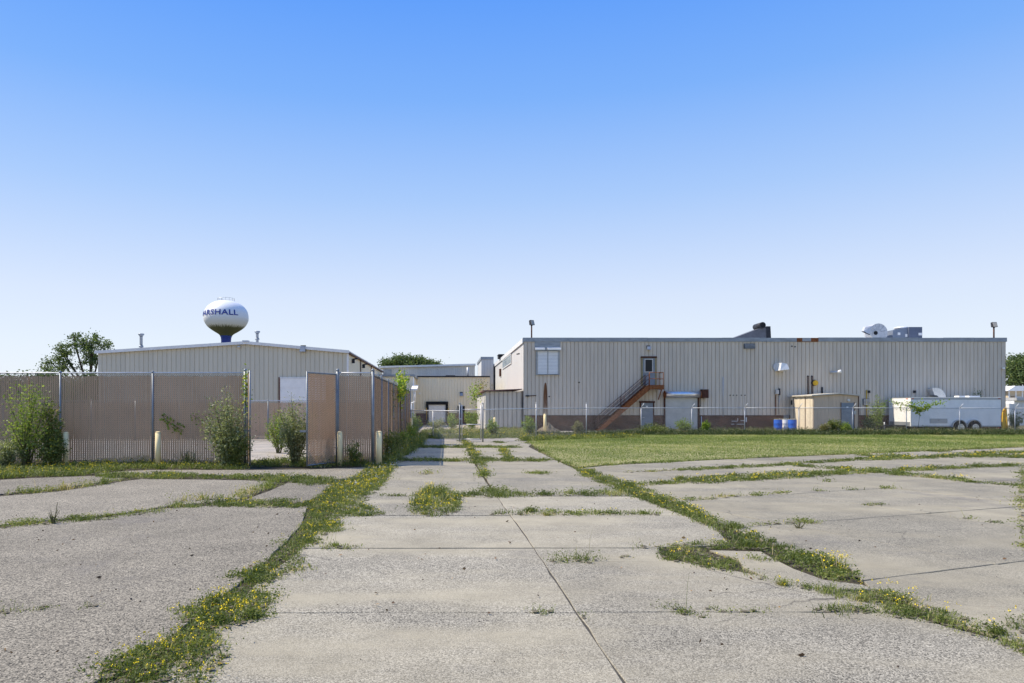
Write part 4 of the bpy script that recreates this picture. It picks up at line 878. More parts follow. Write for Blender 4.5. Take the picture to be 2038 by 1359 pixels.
# plain chain link fence and walk gate across the drive
cl = thing('chain_link_fence', (1, 45, 0), 'long see through chain link fence in front of the beige warehouse', 'fence')
CLP = [(1067,40.7,1.75),(1167,45.0,1.76),(1276,48.0,1.77),(1377,49.5,1.77),(1482,49.6,1.77),(1590,49.6,1.77),(1697,49.6,1.77),(1804,49.6,1.77),(1910,49.6,1.76),(2020,49.6,1.75),(2140,49.6,1.75),(2260,49.6,1.75)]
gl, gr = (X(915,37.4), 37.4), (X(961,37.0), 37.0)
pts = [(gr[0]+.06, gr[1], 1.70)]+[(X(p,d_), d_, z) for p, d_, z in CLP]
for i in range(len(pts)-1):
    (xa_, ya_, za_), (xb_, yb_, zb2) = pts[i], pts[i+1]
    o = link('wire_mesh', fabric((xa_,ya_), (xb_,yb_), .04, min(za_,zb2)-.02,.0017), None, cl); o['kind'] = 'stuff'
    MB().tube((xa_,ya_,za_), (xb_,yb_,zb2), .024, 8).build('top_rail', M_GALV, cl)
    po = post((xb_, yb_), zb2+(.28 if i < 2 else .02), .03, cl, M_GALV, cap=(i < 2))
    if i >= 2: MB().tube((xb_,yb_,zb2), (xb_+.16,yb_-.15,zb2+.32), .022, 8).build('barb_arm', M_GALV, po)
cl2 = thing('chain_link_fence', (0, 40, 0), 'short chain link run between tall fence end and walk gate', 'fence')
e0 = (xc+.08, 45.9)
o = link('wire_mesh', fabric(e0, gl, .04, 1.60,.0017), None, cl2); o['kind'] = 'stuff'
MB().tube((e0[0],e0[1],1.62), (gl[0],gl[1],1.62), .024, 8).build('top_rail', M_GALV, cl2); post(((e0[0]+gl[0])/2, (e0[1]+gl[1])/2), 1.6, .03, cl2, M_GALV); post(e0, 1.6, .03, cl2, M_GALV)
wg = thing('walk_gate', (gl[0], gl[1], 0), 'narrow chain link walk gate standing closed across the weedy drive', 'gate')
for p in (gl, gr): post(p, Z(804,37.2), .04, wg, M_POST)
A_ = (gl[0]+.11, gl[1]-.01); B_ = (gr[0]-.10, gr[1]+.01)
for p in (A_, B_): MB().lathe([(.026,.10),(.026,Z(806,37.2))], p[0], p[1], 10).build('stile', M_GALV, wg)
for py in (814.7, 844.6, 874): MB().tube((A_[0],A_[1],Z(py,37.2)), (B_[0],B_[1],Z(py,37.2)), .022, 8).build('rail', M_GALV, wg)
o = link('wire_mesh', fabric(A_, B_, .12, Z(815,37.2),.0017), None, wg); o['kind'] = 'stuff'
MB().bar((gl[0]-.02,gl[1]-.05,1.2), (gl[0]+.14,gl[1]-.05,1.2), .04, .05).build('latch', M_GALV, wg)

# ------------------------------------------------------------------ bollards
def bollard(px, base_d, ztop, label, r=.082, m=None):
    x = X(px, base_d); g = thing('bollard', (x, base_d, 0), label, 'bollard', 'cream steel bollards')
    MB().lathe([(r,-.05),(r,ztop-.05)], x, base_d, 20).build('tube', m or M_BOLL, g); MB().lathe([(r*.99,ztop-.05),(r*.95,ztop-.03),(r*.7,ztop-.008),(r*.15,ztop)], x, base_d, 20).build('cap', m or M_BOLL, g)
bollard(131, 21.9, 1.06, 'cream bollard half hidden by the leafy bush at far left'); bollard(314.5, 22.0, 1.07, 'cream bollard standing alone before the brown slatted fence')
bollard(676.5, 22.1, 1.07, 'cream bollard at the gate hinge post, between leaf and fence bay'); bollard(754, 22.2, 1.08, 'cream bollard at the fence corner beside the drive', .095)
bollard(819, 44.5, 1.15, 'small far bollard at the end of the tall side fence'); bollard(984.5, 43.5, 1.2, 'weathered bollard behind the chain link, in front of the lean to'); bollard(1084.5, 48.8, 1.36, 'pale bollard beside the gravel heap and rust streak', .10)

# ------------------------------------------------------------------ pump shed, drums, trailer
d0, d1 = 50.9, 54.3
sh = thing('pump_shed', (X(1619,d0), d0, 0), 'small tan pump shed with grey door in front of the beige warehouse', 'shed')
a, b = X(1619,d0), X(1709,d0); ze, zp2, xp = Z(787,d0), Z(783.5,d0), X(1669,d0)
MB().prism_xz([(a+.03,-.05),(b-.03,-.05),(b-.03,ze-.03),(xp,zp2-.05),(a+.03,ze-.03)], d0+.05, d1).build('wall', M_TAN, sh)
n = 12
for k in range(n):
    xa_, xb_ = a+(b-a)*k/n, a+(b-a)*(k+1)/n; f = lambda x: (ze+(zp2-ze)*(x-a)/(xp-a) if x < xp else zp2+(ze-zp2)*(x-xp)/(b-xp))-.03
    MB().prism_xz([(xa_+.005,0),(xb_-.005,0),(xb_-.005,f(xb_)),(xa_+.005,f(xa_))], d0, d0+.03+.012*(k % 2)).build('board', M_TAN, sh)
M_TAN_LIT = mat('sunlit_tan_siding', (.70,.60,.44), .65, 0, .3, .08, 2.)  # lightened copy of the tan for the sun-facing side, sunlight put into the colour
for k in range(9): 
    ya_, yb_ = d0+.06+(d1-d0-.08)*k/9, d0+.06+(d1-d0-.08)*(k+1)/9; BX(a-.02-.012*(k % 2), a+.02, ya_+.006, yb_-.006, 0, ze-.05).build('board', M_TAN_LIT, sh)
for dd in (52.0, 53.7): BX(a-.05, a-.035, dd-.03, dd+.03, 0, ze-.06).build('trim_strip', M_BROWNTR, sh)
BX(a-.055, a-.035, 53.95, 54.15, 2.0, 2.35).build('window', M_GLASS, sh); BX(b-.05, b+.02, d0-.04, d0-.003, 0, ze-.05).build('corner_trim', M_BROWNTR, sh)
for (xa_, za_, xb_, zb2) in ((a-.18, ze-.02, xp, zp2), (xp, zp2, b+.12, ze-.01)):
    MB().hexa([(xa_,d0-.15,za_-.02),(xb_,d0-.15,zb2-.02),(xb_,d1,zb2-.02),(xa_,d1,za_-.02),(xa_,d0-.15,za_+.06),(xb_,d0-.15,zb2+.06),(xb_,d1,zb2+.06),(xa_,d1,za_+.06)]).build('roof', mat('shed_roof', (.62,.56,.45), .6, .1, .3, .15, 2.), sh)
dd_ = BX(X(1674,d0), X(1699,d0), d0-.03, d0-.003, .05, Z(801.5,d0)).build('door', M_BLUED, sh); BX(X(1673,d0), X(1674,d0), d0-.045, d0-.004, 0, Z(800.5,d0)).build('door_frame', M_BROWNTR, dd_); BX(X(1699,d0), X(1700.2,d0), d0-.045, d0-.004, 0, Z(800.5,d0)).build('door_frame', M_BROWNTR, dd_)
BX(X(1684,d0), X(1688,d0), d0-.038, d0-.031, Z(812,d0), Z(809,d0)).build('notice', M_WHITE, dd_); MB().tube((X(1687,d0),d0-.18,Z(796.5,d0)), (X(1687,d0),d0-.003,Z(796,d0)), .09, 12, .06).build('lamp', M_WTRIM, sh)
BX(X(1699,d0)-.02, X(1699,d0)+.14, d0-.07, d0-.046, 1.3, 1.55).build('switch_box', M_SHUT, sh)
def drum(px, d, m, label, r=.295, h=.93, cat='drum'):
    x = X(px,d); g = thing('plastic_drum', (x, d, 0), label, cat, 'plastic drums by the pump shed')
    MB().lathe([(r*.93,0),(r,.04),(r,.28),(r*1.03,.30),(r*1.03,.33),(r,.35),(r,.58),(r*1.03,.60),(r*1.03,.63),(r,.65),(r,h-.08),(r*.94,h-.03),(r*.94,h)], x, d, 28).build('drum_body', m, g)
    MB().lathe([(r*.98,h-.02),(r*.98,h+.012),(r*.9,h+.014)], x, d, 28).build('rim', mat('drum_rim', (.42,.40,.25), .6, 0, .3), g)
    MB().tube((x+.12,d,h-.01), (x+.12,d,h+.03), .03, 8).build('bung', M_WHITE, g)
drum(1548.5, 52.3, M_BLUE, 'blue plastic drum on the stair side of a white drum'); drum(1577, 52.0, M_BLUE, 'blue plastic drum next to the tan pump shed'); drum(1562.5, 52.7, M_WHITE, 'white plastic drum between two blue drums')

t0, t1 = 51.5, 54.05
tr = thing('cargo_trailer', (X(1813,t0), t0, 0), 'white tandem axle enclosed cargo trailer parked behind the chain link fence', 'trailer')
a, b, zt, zb_ = X(1813,t0), X(1992,t0), Z(791.5,t0), .42
body = MB().box(a, b, t0, t1, zb_, zt).build('body', M_WHITE, tr)
for k in range(8): BX(a+.03+k*(b-a-.06)/8+.003, a+.03+(k+1)*(b-a-.06)/8-.003, t0-.012, t0-.002, zb_+.06, zt-.14).build('side_panel', M_WHITE, body)
BX(a-.02, b+.02, t0-.03, t1+.03, zt+.002, zt+.05).build('roof', M_ALU, tr); BX(a+.01, b-.01, t0-.026, t0-.003, zt-.13, zt-.003).build('top_rail', M_GUARD, tr); BX(a+.01, b-.01, t0-.026, t0-.003, zb_-.02, zb_+.05).build('bottom_rail', M_GUARD, tr)
BX(a-.03, a-.003, t0+.1, t1-.1, zb_, zb_+.32).build('stone_guard', M_GUARD, tr); BX(a-.03, a+.015, t0-.032, t0+.02, zb_, zt-.02).build('corner_post', M_WTRIM, tr)
BX(a-.02, a-.003, t0+1.95, t0+2.0, zb_+.33, zt-.1).build('seam_strip', M_SHUT, tr)
o = BX(X(1850,t0), X(1885,t0), t0-.03, t0-.013, Z(842,t0), Z(833,t0)).build('hatch', M_GUARD, tr); BX(X(1867,t0), X(1868.5,t0), t0-.045, t0-.031, Z(836.5,t0), Z(835,t0)).build('hatch_lock', M_DARK, o)
for px, m in ((1816,M_ORANGE),(1988,M_RED)): BX(X(px-2,t0), X(px+2,t0), t0-.045, t0-.027, zt-.09, zt-.04).build('marker_lamp', m, tr)
BX(a-.03, a-.005, t0+.35, t0+.5, zt-.09, zt-.04).build('marker_lamp', M_ORANGE, tr); BX(X(1985.5,t0), X(1988.5,t0), t0-.03, t0-.013, Z(853,t0), Z(850,t0)).build('marker_lamp', M_RED, tr)
for px in (1907.5, 1936.5):
    x = X(px,t0); ar = []
    for k in range(13): t = PI*k/12; ar.append((x+.50*math.cos(t), .36+.50*math.sin(t)))
    MB().prism_xz(ar, t0-.05, t0-.028).build('wheel_arch', M_TYRE, tr); f = MB()
    for k in range(12):
        t, t2 = PI*k/12, PI*(k+1)/12; f.hexa([(x+.50*math.cos(q),y_,.36+.50*math.sin(q)) for q, y_ in ((t,t0-.16),(t2,t0-.16),(t2,t0-.028),(t,t0-.028))]+[(x+.56*math.cos(q),y_,.36+.56*math.sin(q)) for q, y_ in ((t,t0-.16),(t2,t0-.16),(t2,t0-.028),(t,t0-.028))])
    f.build('fender', M_GUARD, tr)
    wl = MB().tube((x,t0-.26,.36), (x,t0-.052,.36), .36, 28).build('wheel', M_TYRE, tr); MB().tube((x,t0-.275,.36), (x,t0-.262,.36), .235, 24).build('rim', M_ALU, wl)
    for k in range(8): t = 2*PI*k/8; MB().tube((x+.15*math.cos(t),t0-.279,.36+.15*math.sin(t)), (x+.15*math.cos(t),t0-.276,.36+.15*math.sin(t)), .032, 8).build('rim_hole', M_DARK, wl)
    MB().tube((x,t0-.30,.36), (x,t0-.276,.36), .06, 12).build('hub', M_GALV, wl)
for px, l_ in ((1905,.45),(1925,.8)): BX(X(px,t0+1), X(px,t0+1)+l_, t0+.8, t0+1.3, zt+.055, zt+.16).build('roof_vent', M_WHITE, tr)
MB().bar((a-1.2,t0+1.27,.45), (a+.1,t0+.5,.45), .08, .1).bar((a-1.2,t0+1.29,.451), (a+.1,t0+2.1,.451), .08, .1).build('drawbar', M_DARK, tr); MB().tube((a-1.15,t0+1.28,0), (a-1.15,t0+1.28,.7), .05, 8).build('jack', M_GALV, tr)
for yy in (t0+.2, t1-.25): MB().tube((a+.2,yy,0), (a+.2,yy,.45), .05, 8).build('prop', M_DARK, tr)
# curved metal duct standing up behind the trailer
d = 54.2
g = thing('vent_elbow', (X(1872,d), d, 2.5), 'ribbed galvanized duct elbow above the white trailer', 'duct')
xr, zr = X(1866,d), Z(783,d); R0, R1 = .22, .78; ctr = (X(1856,d), Z(792,d)); el = MB()
for k in range(8):
    t, t2 = PI*.02+PI*.60*k/8, PI*.02+PI*.60*(k+1)/8
    MB().hexa([(ctr[0]+r*math.cos(q),y_,ctr[1]+r*math.sin(q)) for r, q, y_ in ((R0,t,d-.35),(R1,t,d-.35),(R1,t,d+.25),(R0,t,d+.25))]+[(ctr[0]+r*math.cos(q),y_,ctr[1]+r*math.sin(q)) for r, q, y_ in ((R0,t2-.02,d-.35),(R1,t2-.02,d-.35),(R1,t2-.02,d+.25),(R0,t2-.02,d+.25))]).build('segment', M_ALU, g)
BX(ctr[0]+R0, ctr[0]+R1, d-.35, d+.25, 1.9, ctr[1]).build('riser', M_ALU, g)
# yellow guard by the trailer
d = 53.2
g = thing('yellow_guard', (X(1998,d), d, 0), 'yellow painted steel guard frame behind the white trailer', 'guard rail')
MB().hexa([(X(1993.5,d),d-.05,0),(X(2003.5,d),d-.05,0),(X(2003.5,d),d+.05,0),(X(1993.5,d),d+.05,0),(X(1995,d),d-.05,Z(822,d)),(X(2000,d),d-.05,Z(813,d)),(X(2000,d),d+.05,Z(813,d)),(X(1995,d),d+.05,Z(822,d))]).build('plate', M_YELLOW, g)
MB().path([(X(1993.5,d),d-.1,Z(820,d)),(X(1997.5,d),d-.1,Z(812,d)),(X(2000,d),d-.1,Z(811.5,d)),(X(2003,d),d-.1,0)], .05, 8).build('tube', M_YELLOW, g)
# gravel heap
hp = RNG.normal(size=(1,)); mb = MB(); cx, cy = X(1090,50.5), 50.5; NR, NA = 9, 28
for i in range(NR+1):
    for j in range(NA):
        r = i/NR; t = 2*PI*j/NA; rr = r*(1.0+.12*math.sin(3*t+1)+.06*math.sin(7*t)); z = .72*(1-r)**1.1*(1+.15*math.sin(5*t+i))+random.uniform(-.03,.03)
        mb.v.append((cx+rr*.95*math.cos(t), cy+rr*.8*math.sin(t), max(-.02, z) if i else .72))
for i in range(NR):
    for j in range(NA): k = (j+1) % NA; mb.face((i*NA+j, (i+1)*NA+j, (i+1)*NA+k, i*NA+k), True)
tag(mb.build('gravel_heap', M_GRAVEL), 'small tan gravel heap at the foot of the brick base', 'gravel heap')

# house at the far right edge
d = 78.0
g = thing('small_house', (X(2030,d), d, 0), 'cream house with white roof edge at the far right behind the fence', 'house')
a, b, t = X(2006,d), X(2006,d)+9, Z(778,d)
BX(a, b, d, d+7, -.05, t).build('wall', mat('house_cream', (.62,.50,.33), .8, 0, .2, .08, 2.), g)
MB().prism_xz([(a-.4,t+.002),(b+.4,t+.002),(b-.5,t+.55),(a+.5,t+.55)], d-.4, d+7.4).build('roof', M_WHITE, g)
for px in (2006.5, 2020, 2033): BX(X(px,d), X(px,d)+.14, d-.06, d-.003, 0, t-.003).build('post', M_WHITE, g)
BX(X(2012,d), X(2018,d), d-.08, d-.004, Z(800,d), Z(789,d)).build('window', M_BROWNTR, g); BX(X(2022,d), X(2032,d), d-.05, d-.004, Z(803,d), Z(789,d)).build('window', M_WTRIM, g)
g = thing('white_garage', (X(2030,72), 72, 0), 'low white garage in front of the cream house at the right edge', 'garage'); d = 72
BX(X(2008,d), X(2008,d)+8, d, d+5, -.05, Z(803,d)).build('wall', M_WTRIM, g)
BX(X(2018,d), X(2018,d)+8, d-.35, d+5.3, Z(797,d), Z(791,d)).build('roof', M_SHUT, g); BX(X(2019,d), X(2019,d)+7, d+.02, d+4.9, Z(803,d)+.002, Z(797,d)-.002).build('gable', M_WTRIM, g)
for k in range(9): BX(X(2009,d)+k*.42, X(2009,d)+k*.42+.40, d-.03, d-.003, .05, Z(804,d)).build('panel', M_WTRIM, g)

# ------------------------------------------------------------------ vegetation
def weed_patch(L, poly, dens=1.0, h=(.05,.16), kind='mix', flowers=0., white=0., tall=0.):
    A = area(poly); cy = sum(p[1] for p in poly)/len(poly); cs = max(cy, 4.5)
    k = (cs/6.0); h = (h[0]*.75, h[1]*.78); nb = int(A*3900*dens/k**1.25)+8; ws = .006*k**.72
    nc = max(3, int(A*26/k**1.15)); C = sample_poly(poly, nc)
    if len(C) == 0: return
    nc = len(C); ch = RNG.uniform(*h, nc); ct = RNG.uniform(0, 1, nc); ctype = RNG.uniform(0, 1, nc)
    P = sample_poly(poly, nb); nb = len(P)
    idx = np.array([np.argmin(((C-p)**2).sum(1)) for p in P]) if nb*nc < 4e6 else RNG.integers(0, nc, nb)
    near = RNG.uniform(size=nb) < .6; rad = RNG.uniform(.02, .09, nc)*k**.5
    P = np.where(near[:, None], C[idx]+RNG.normal(0, 1, P.shape)*rad[idx][:, None], P+RNG.normal(0, .03*k**.3, P.shape)); keep = RNG.uniform(size=nb) < (.45+.55*RNG.uniform(size=nc))[idx]; P = P[keep]; idx = idx[keep]; nb = len(P)
    P3 = np.concatenate([P, np.full((nb, 1), -.01)], 1)
    g = RNG.uniform(size=nb) < np.where(ctype[idx] < .45, .85, .25)
    hh = ch[idx]*RNG.uniform(.35, 1.3, nb); tone = np.clip(ct[idx]**1.5*.65+RNG.uniform(0, .5, nb)**1.3, 0, 1)
    if kind == 'dry': tone = np.clip(tone+.3, 0, 1)
    L.blades(P3[g], hh[g], ws*RNG.uniform(.7, 1.4, g.sum()), RNG.uniform(.2, 1.25, g.sum()), tone[g], 0)
    q = ~g; n2 = q.sum(); Cc = P3[q].repeat(2, 0); Cc = Cc+RNG.normal(0, .018*k**.4, Cc.shape); Cc[:, 2] = np.abs(RNG.uniform(.0, .9, len(Cc)))*hh[q].repeat(2)
    L.leaves(Cc, ws*RNG.uniform(2.2, 4.0, len(Cc)), ws*RNG.uniform(1.2, 2.2, len(Cc)), np.clip(tone[q].repeat(2)*.8, 0, 1), 0, .6)
    SC_ = sample_poly(poly, int(A*110/k)+2); ns_ = len(SC_); rr_ = RNG.uniform(.010, .038, ns_)*k**.45; an_ = np.linspace(0, 2*PI, 8)[:-1]      # soil and grit washed out of the joint
    ring = np.stack([SC_[:, None, 0]+rr_[:, None]*np.cos(an_)[None]*RNG.uniform(.5, 1.2, (ns_, 7)), SC_[:, None, 1]+rr_[:, None]*np.sin(an_)[None]*RNG.uniform(.5, 1.2, (ns_, 7)), np.repeat(RNG.uniform(.005, .014, ns_)[:, None], 7, 1)], 2)
    ii = np.arange(ns_)[:, None]*7; L.add(ring, np.stack([ii+np.array([[0,q_,q_+1]]) for q_ in range(1, 6)], 1), np.zeros(ns_*7), 3)
    if tall:
        nt_ = int(A*tall)+1; T_ = sample_poly(poly, nt_); n_ = len(T_); L.blades(np.concatenate([T_, np.zeros((n_, 1))], 1), RNG.uniform(.15, .42, n_), np.full(n_, ws*.6), RNG.uniform(.1, .5, n_), RNG.uniform(.5, 1, n_), 0)
    ns = int(A*16/k)+1; S_ = sample_poly(poly, ns); ns = len(S_)          # long dry stalks
    L.blades(np.concatenate([S_, np.zeros((ns, 1))], 1), RNG.uniform(.8, 2.0, ns)*h[1], np.full(ns, ws*.55), RNG.uniform(.3, 1.3, ns), RNG.uniform(.8, 1, ns), 0)
    for fl, mi in ((flowers, 1), (white, 2)):
        if not fl: continue
        nf = int(A*fl*32/k**1.0)+2; ctr = C[RNG.integers(0, nc, nf)]+RNG.normal(0, .09, (nf, 2)); F3 = np.concatenate([ctr, (RNG.uniform(.55, 1.15, nf)*np.mean(h)+.03)[:, None]], 1)
        m_ = 5; Q = F3.repeat(m_, 0)+RNG.normal(0, .007*k**.35, (nf*m_, 3)); sz = .0125*k**.45*RNG.uniform(.7, 1.2, nf*m_)
        L.leaves(Q, sz, sz*.8, np.zeros(nf*m_), mi, .7)
def strip(pts, wpx):      # pixel polyline to polygon
    up = [(x, y-wpx/2) for x, y in pts]; dn = [(x, y+wpx/2) for x, y in pts[::-1]]; return up+dn
M_GRIT = mat('joint_grit', (.15,.13,.09), .95, 0, .1, .4, 14., .4, 60)
WM = (LEAF_A, PETAL, WPETAL, M_GRIT)
def weeds(label, patches, mats=WM):
    L = Leaves(); soil = MB()
    for p in patches:
        px, kw = (p[0], p[1]) if isinstance(p, tuple) and isinstance(p[1], dict) else (p, {})
        poly = GP(px); kw = dict(kw); ns = kw.pop('nosoil', False); weed_patch(L, poly, **kw)
    o = L.build('weeds', list(mats)); tag(o, label, 'weeds', None, 'stuff'); return o
W1 = [(165,1375),(208,1321),(271,1299),(317,1275),(384,1247),(358,1236),(367,1213),(398,1194),(458,1176),(486,1158),(469,1143),(511,1127),(543,1106),(578,1074),(599,1049),(620,1021),(612,1000),(645,979),(680,957),(714,944),(736,924),(770,918),(782,933),(758,968),(730,985),(722,1007),(767,1025),(673,1030),(677,1047),(637,1073),(600,1097),(610,1125),(550,1158),(529,1183),(552,1208),(522,1232),(458,1250),(426,1271),(458,1299),(441,1320),(400,1375)]
weeds('broad weedy strip with yellow flowers along the left edge of the drive', [(W1, dict(flowers=1.3, h=(.035,.12), dens=1.5)),
    ([(270,1300),(384,1247),(430,1275),(452,1300),(430,1330),(380,1370),(190,1375),(215,1325)], dict(flowers=3.0, dens=.6, h=(.04,.12))), ([(360,1238),(398,1195),(470,1175),(540,1200),(500,1232),(420,1250)], dict(flowers=3.2, dens=.5, h=(.05,.14))),
    ([(640,985),(720,940),(780,930),(750,975),(720,1010),(640,1020)], dict(white=.5, flowers=2, dens=.25, h=(.05,.13), tall=5)), ([(700,960),(735,924),(775,918),(790,925),(765,960),(735,975)], dict(dens=.35, h=(.05,.16), white=.4)),
    ([(620,1079),(680,1084),(728,1086),(725,1091),(640,1092)], dict(h=(.05,.14), kind='dry', tall=12))])
weeds('curved grassy joint across the aggregate paving at the left', [([(0,1053),(106,1042),(218,1035),(303,1019),(352,1012),(416,1009),(529,1010),(617,1012),(613,996),(529,998),(441,996),(352,1003),(247,1020),(106,1034),(0,1045)], dict(flowers=.5, h=(.04,.12), dens=1.2)),
    (strip([(-200,1074),(-100,1062),(0,1049)], 9), dict()), (strip([(330,1000),(420,992),(500,992)], 6), dict(kind='dry', h=(.15,.35), dens=.3)),
    ([(483,994),(536,973),(571,957),(550,951),(522,970),(462,986)], dict(h=(.1,.26), kind='dry')), ([(190,950),(290,953),(370,952),(470,953),(540,957),(620,965),(668,965),(668,953),(600,947),(500,946),(420,947),(350,941),(280,943),(200,941)], dict(h=(.06,.16), flowers=.4)),
    (strip([(4,984),(60,980),(120,975),(190,965),(247,955)], 5), dict(h=(.08,.28), kind='dry', dens=.8)), ([(0,1216),(20,1213),(22,1221),(0,1222)], dict()), ([(70,1208),(104,1204),(100,1216),(72,1214)], dict(h=(.03,.07))), ([(166,1205),(190,1203),(192,1208),(170,1209)], dict(h=(.02,.05))), ([(40,1215),(66,1213),(66,1217),(42,1218)], dict(h=(.02,.05), dens=.5))])
weeds('yellow flowered weeds along the foot of the slatted fence', [([(-150,955),(0,953),(70,949),(148,947),(197,942),(247,935),(310,933),(388,933),(493,935),(500,922),(310,917),(225,916),(141,922),(0,926),(-150,928)], dict(flowers=1.4, h=(.08,.24), dens=1.1)),
    ([(500,930),(560,928),(620,930),(740,926),(770,916),(700,912),(560,915),(500,918)], dict(h=(.1,.3), flowers=.6, dens=.9)), ([(250,916),(300,916),(300,923),(250,925)], dict(h=(.15,.35), white=1.)), ([(365,880+40),(378,918),(378,925),(362,925)], dict(h=(.3,.8), white=1.))])
weeds('dense clump of yellow flowers in the middle of the drive', [([(820,1025),(824,985),(842,977),(872,970),(894,977),(916,985),(912,1000),(908,1021),(872,1029)], dict(flowers=2.4, h=(.08,.26), tall=14, dens=1.2)), ([(856,985),(886,978),(886,986),(860,990)], dict(h=(.3,.6), dens=.5))])
weeds('weedy joints crossing the concrete drive', [([(916,990),(989,992),(1040,988),(1114,987),(1224,987),(1261,988),(1206,979),(1150,980),(1077,983),(1040,982),(985,974),(916,982)], dict(h=(.06,.2), tall=5)), ([(971,1025),(1100,1026),(1200,1025),(1320,1025),(1310,1019),(1200,1019),(1100,1017),(990,1018)], dict(h=(.05,.13), flowers=.2)),
    (strip([(755,986),(790,987),(822,987)], 3), dict(h=(.05,.1), dens=.7)), ([(1082,1117),(1140,1109),(1190,1110),(1212,1112),(1185,1121),(1120,1120)], dict(h=(.05,.17), tall=20)), ([(1053,1216),(1075,1213),(1100,1215),(1092,1223),(1064,1222)], dict(h=(.03,.09))), ([(1152,1219),(1160,1219),(1168,1231),(1160,1233)], dict(h=(.02,.06))),
    (strip([(784,916),(880,916),(960,916),(1090,917)], 4.5), dict(h=(.06,.18), dens=1.2)), (strip([(826,890),(930,890),(1040,890)], 3.2), dict(h=(.06,.16), dens=1.2)), ([(1048,941),(1070,937),(1097,940),(1092,945),(1060,945)], dict(h=(.04,.12), kind='dry')), ([(1258,1085),(1285,1086),(1285,1091),(1264,1091)], dict(h=(.05,.2), kind='dry', tall=40, dens=.4)), ([(1232,1106),(1256,1106),(1254,1111),(1235,1111)], dict(h=(.03,.06), kind='dry', dens=.4)),
    ([(838,941),(858,940),(858,944),(840,944)], dict(h=(.06,.16), kind='dry'))])
weeds('grass strip with flowers growing up the centre of the far drive', [([(918,876),(932,897),(945,919),(954,933),(953,950),(967,953),(971,937),(967,926),(949,900),(930,878)], dict(flowers=1.2, h=(.06,.2), dens=1.2)), ([(990,890),(1010,917),(1026,918),(1012,900),(1005,890)], dict(flowers=1.6, h=(.08,.2))), ([(985,879),(1000,879),(1000,882),(985,882)], dict())])
RS = [(1140,930),(1173,935),(1224,955),(1261,966),(1299,977),(1377,1009),(1444,1040),(1506,1067),(1573,1093),(1631,1103),(1686,1130),(1716,1156),(1671,1161),(1639,1150),(1631,1138),(1580,1130),(1514,1095),(1459,1079),(1428,1060),(1365,1028),(1279,997),(1240,981),(1202,966),(1162,948)]
weeds('long weedy strip with yellow flowers along the right edge of the drive', [(RS, dict(flowers=1.1, h=(.05,.15), dens=1.2)), ([(1590,1100),(1640,1105),(1686,1130),(1680,1140),(1630,1132)], dict(flowers=4.5, dens=.5, h=(.06,.16))),
    ([(1303,1087),(1357,1079),(1436,1079),(1506,1083),(1514,1093),(1412,1093),(1404,1108),(1459,1108),(1475,1125),(1455,1140),(1396,1130),(1315,1112)], dict(flowers=.7, h=(.05,.13), dens=1.1)),
    ([(1475,1130),(1522,1148),(1592,1161),(1671,1173),(1737,1173),(1800,1189),(1866,1212),(1925,1230),(1984,1253),(2038,1275),(2100,1305),(2100,1335),(2038,1302),(1984,1283),(1925,1263),(1866,1244),(1819,1236),(1769,1228),(1749,1201),(1671,1193),(1631,1177),(1553,1165),(1475,1142)], dict(flowers=.8, h=(.04,.13), dens=1.2)),
    ([(1730,1172),(1800,1187),(1830,1205),(1770,1195)], dict(flowers=5, dens=.4)), ([(1600,1218),(1650,1207),(1720,1206),(1790,1215),(1780,1228),(1700,1222),(1640,1218)], dict(flowers=.3, h=(.04,.14))), ([(1318,1205),(1360,1208),(1395,1222),(1408,1230),(1380,1230),(1335,1215)], dict(h=(.03,.1), tall=15)), ([(1404,1210),(1420,1208),(1440,1218),(1425,1221)], dict(h=(.03,.1))),
    (strip([(1448,1216),(1500,1217),(1540,1217)], 4), dict(h=(.04,.12), kind='dry', dens=.6)), (strip([(1490,1109),(1520,1115),(1560,1116)], 5), dict(h=(.05,.15), kind='dry'))])
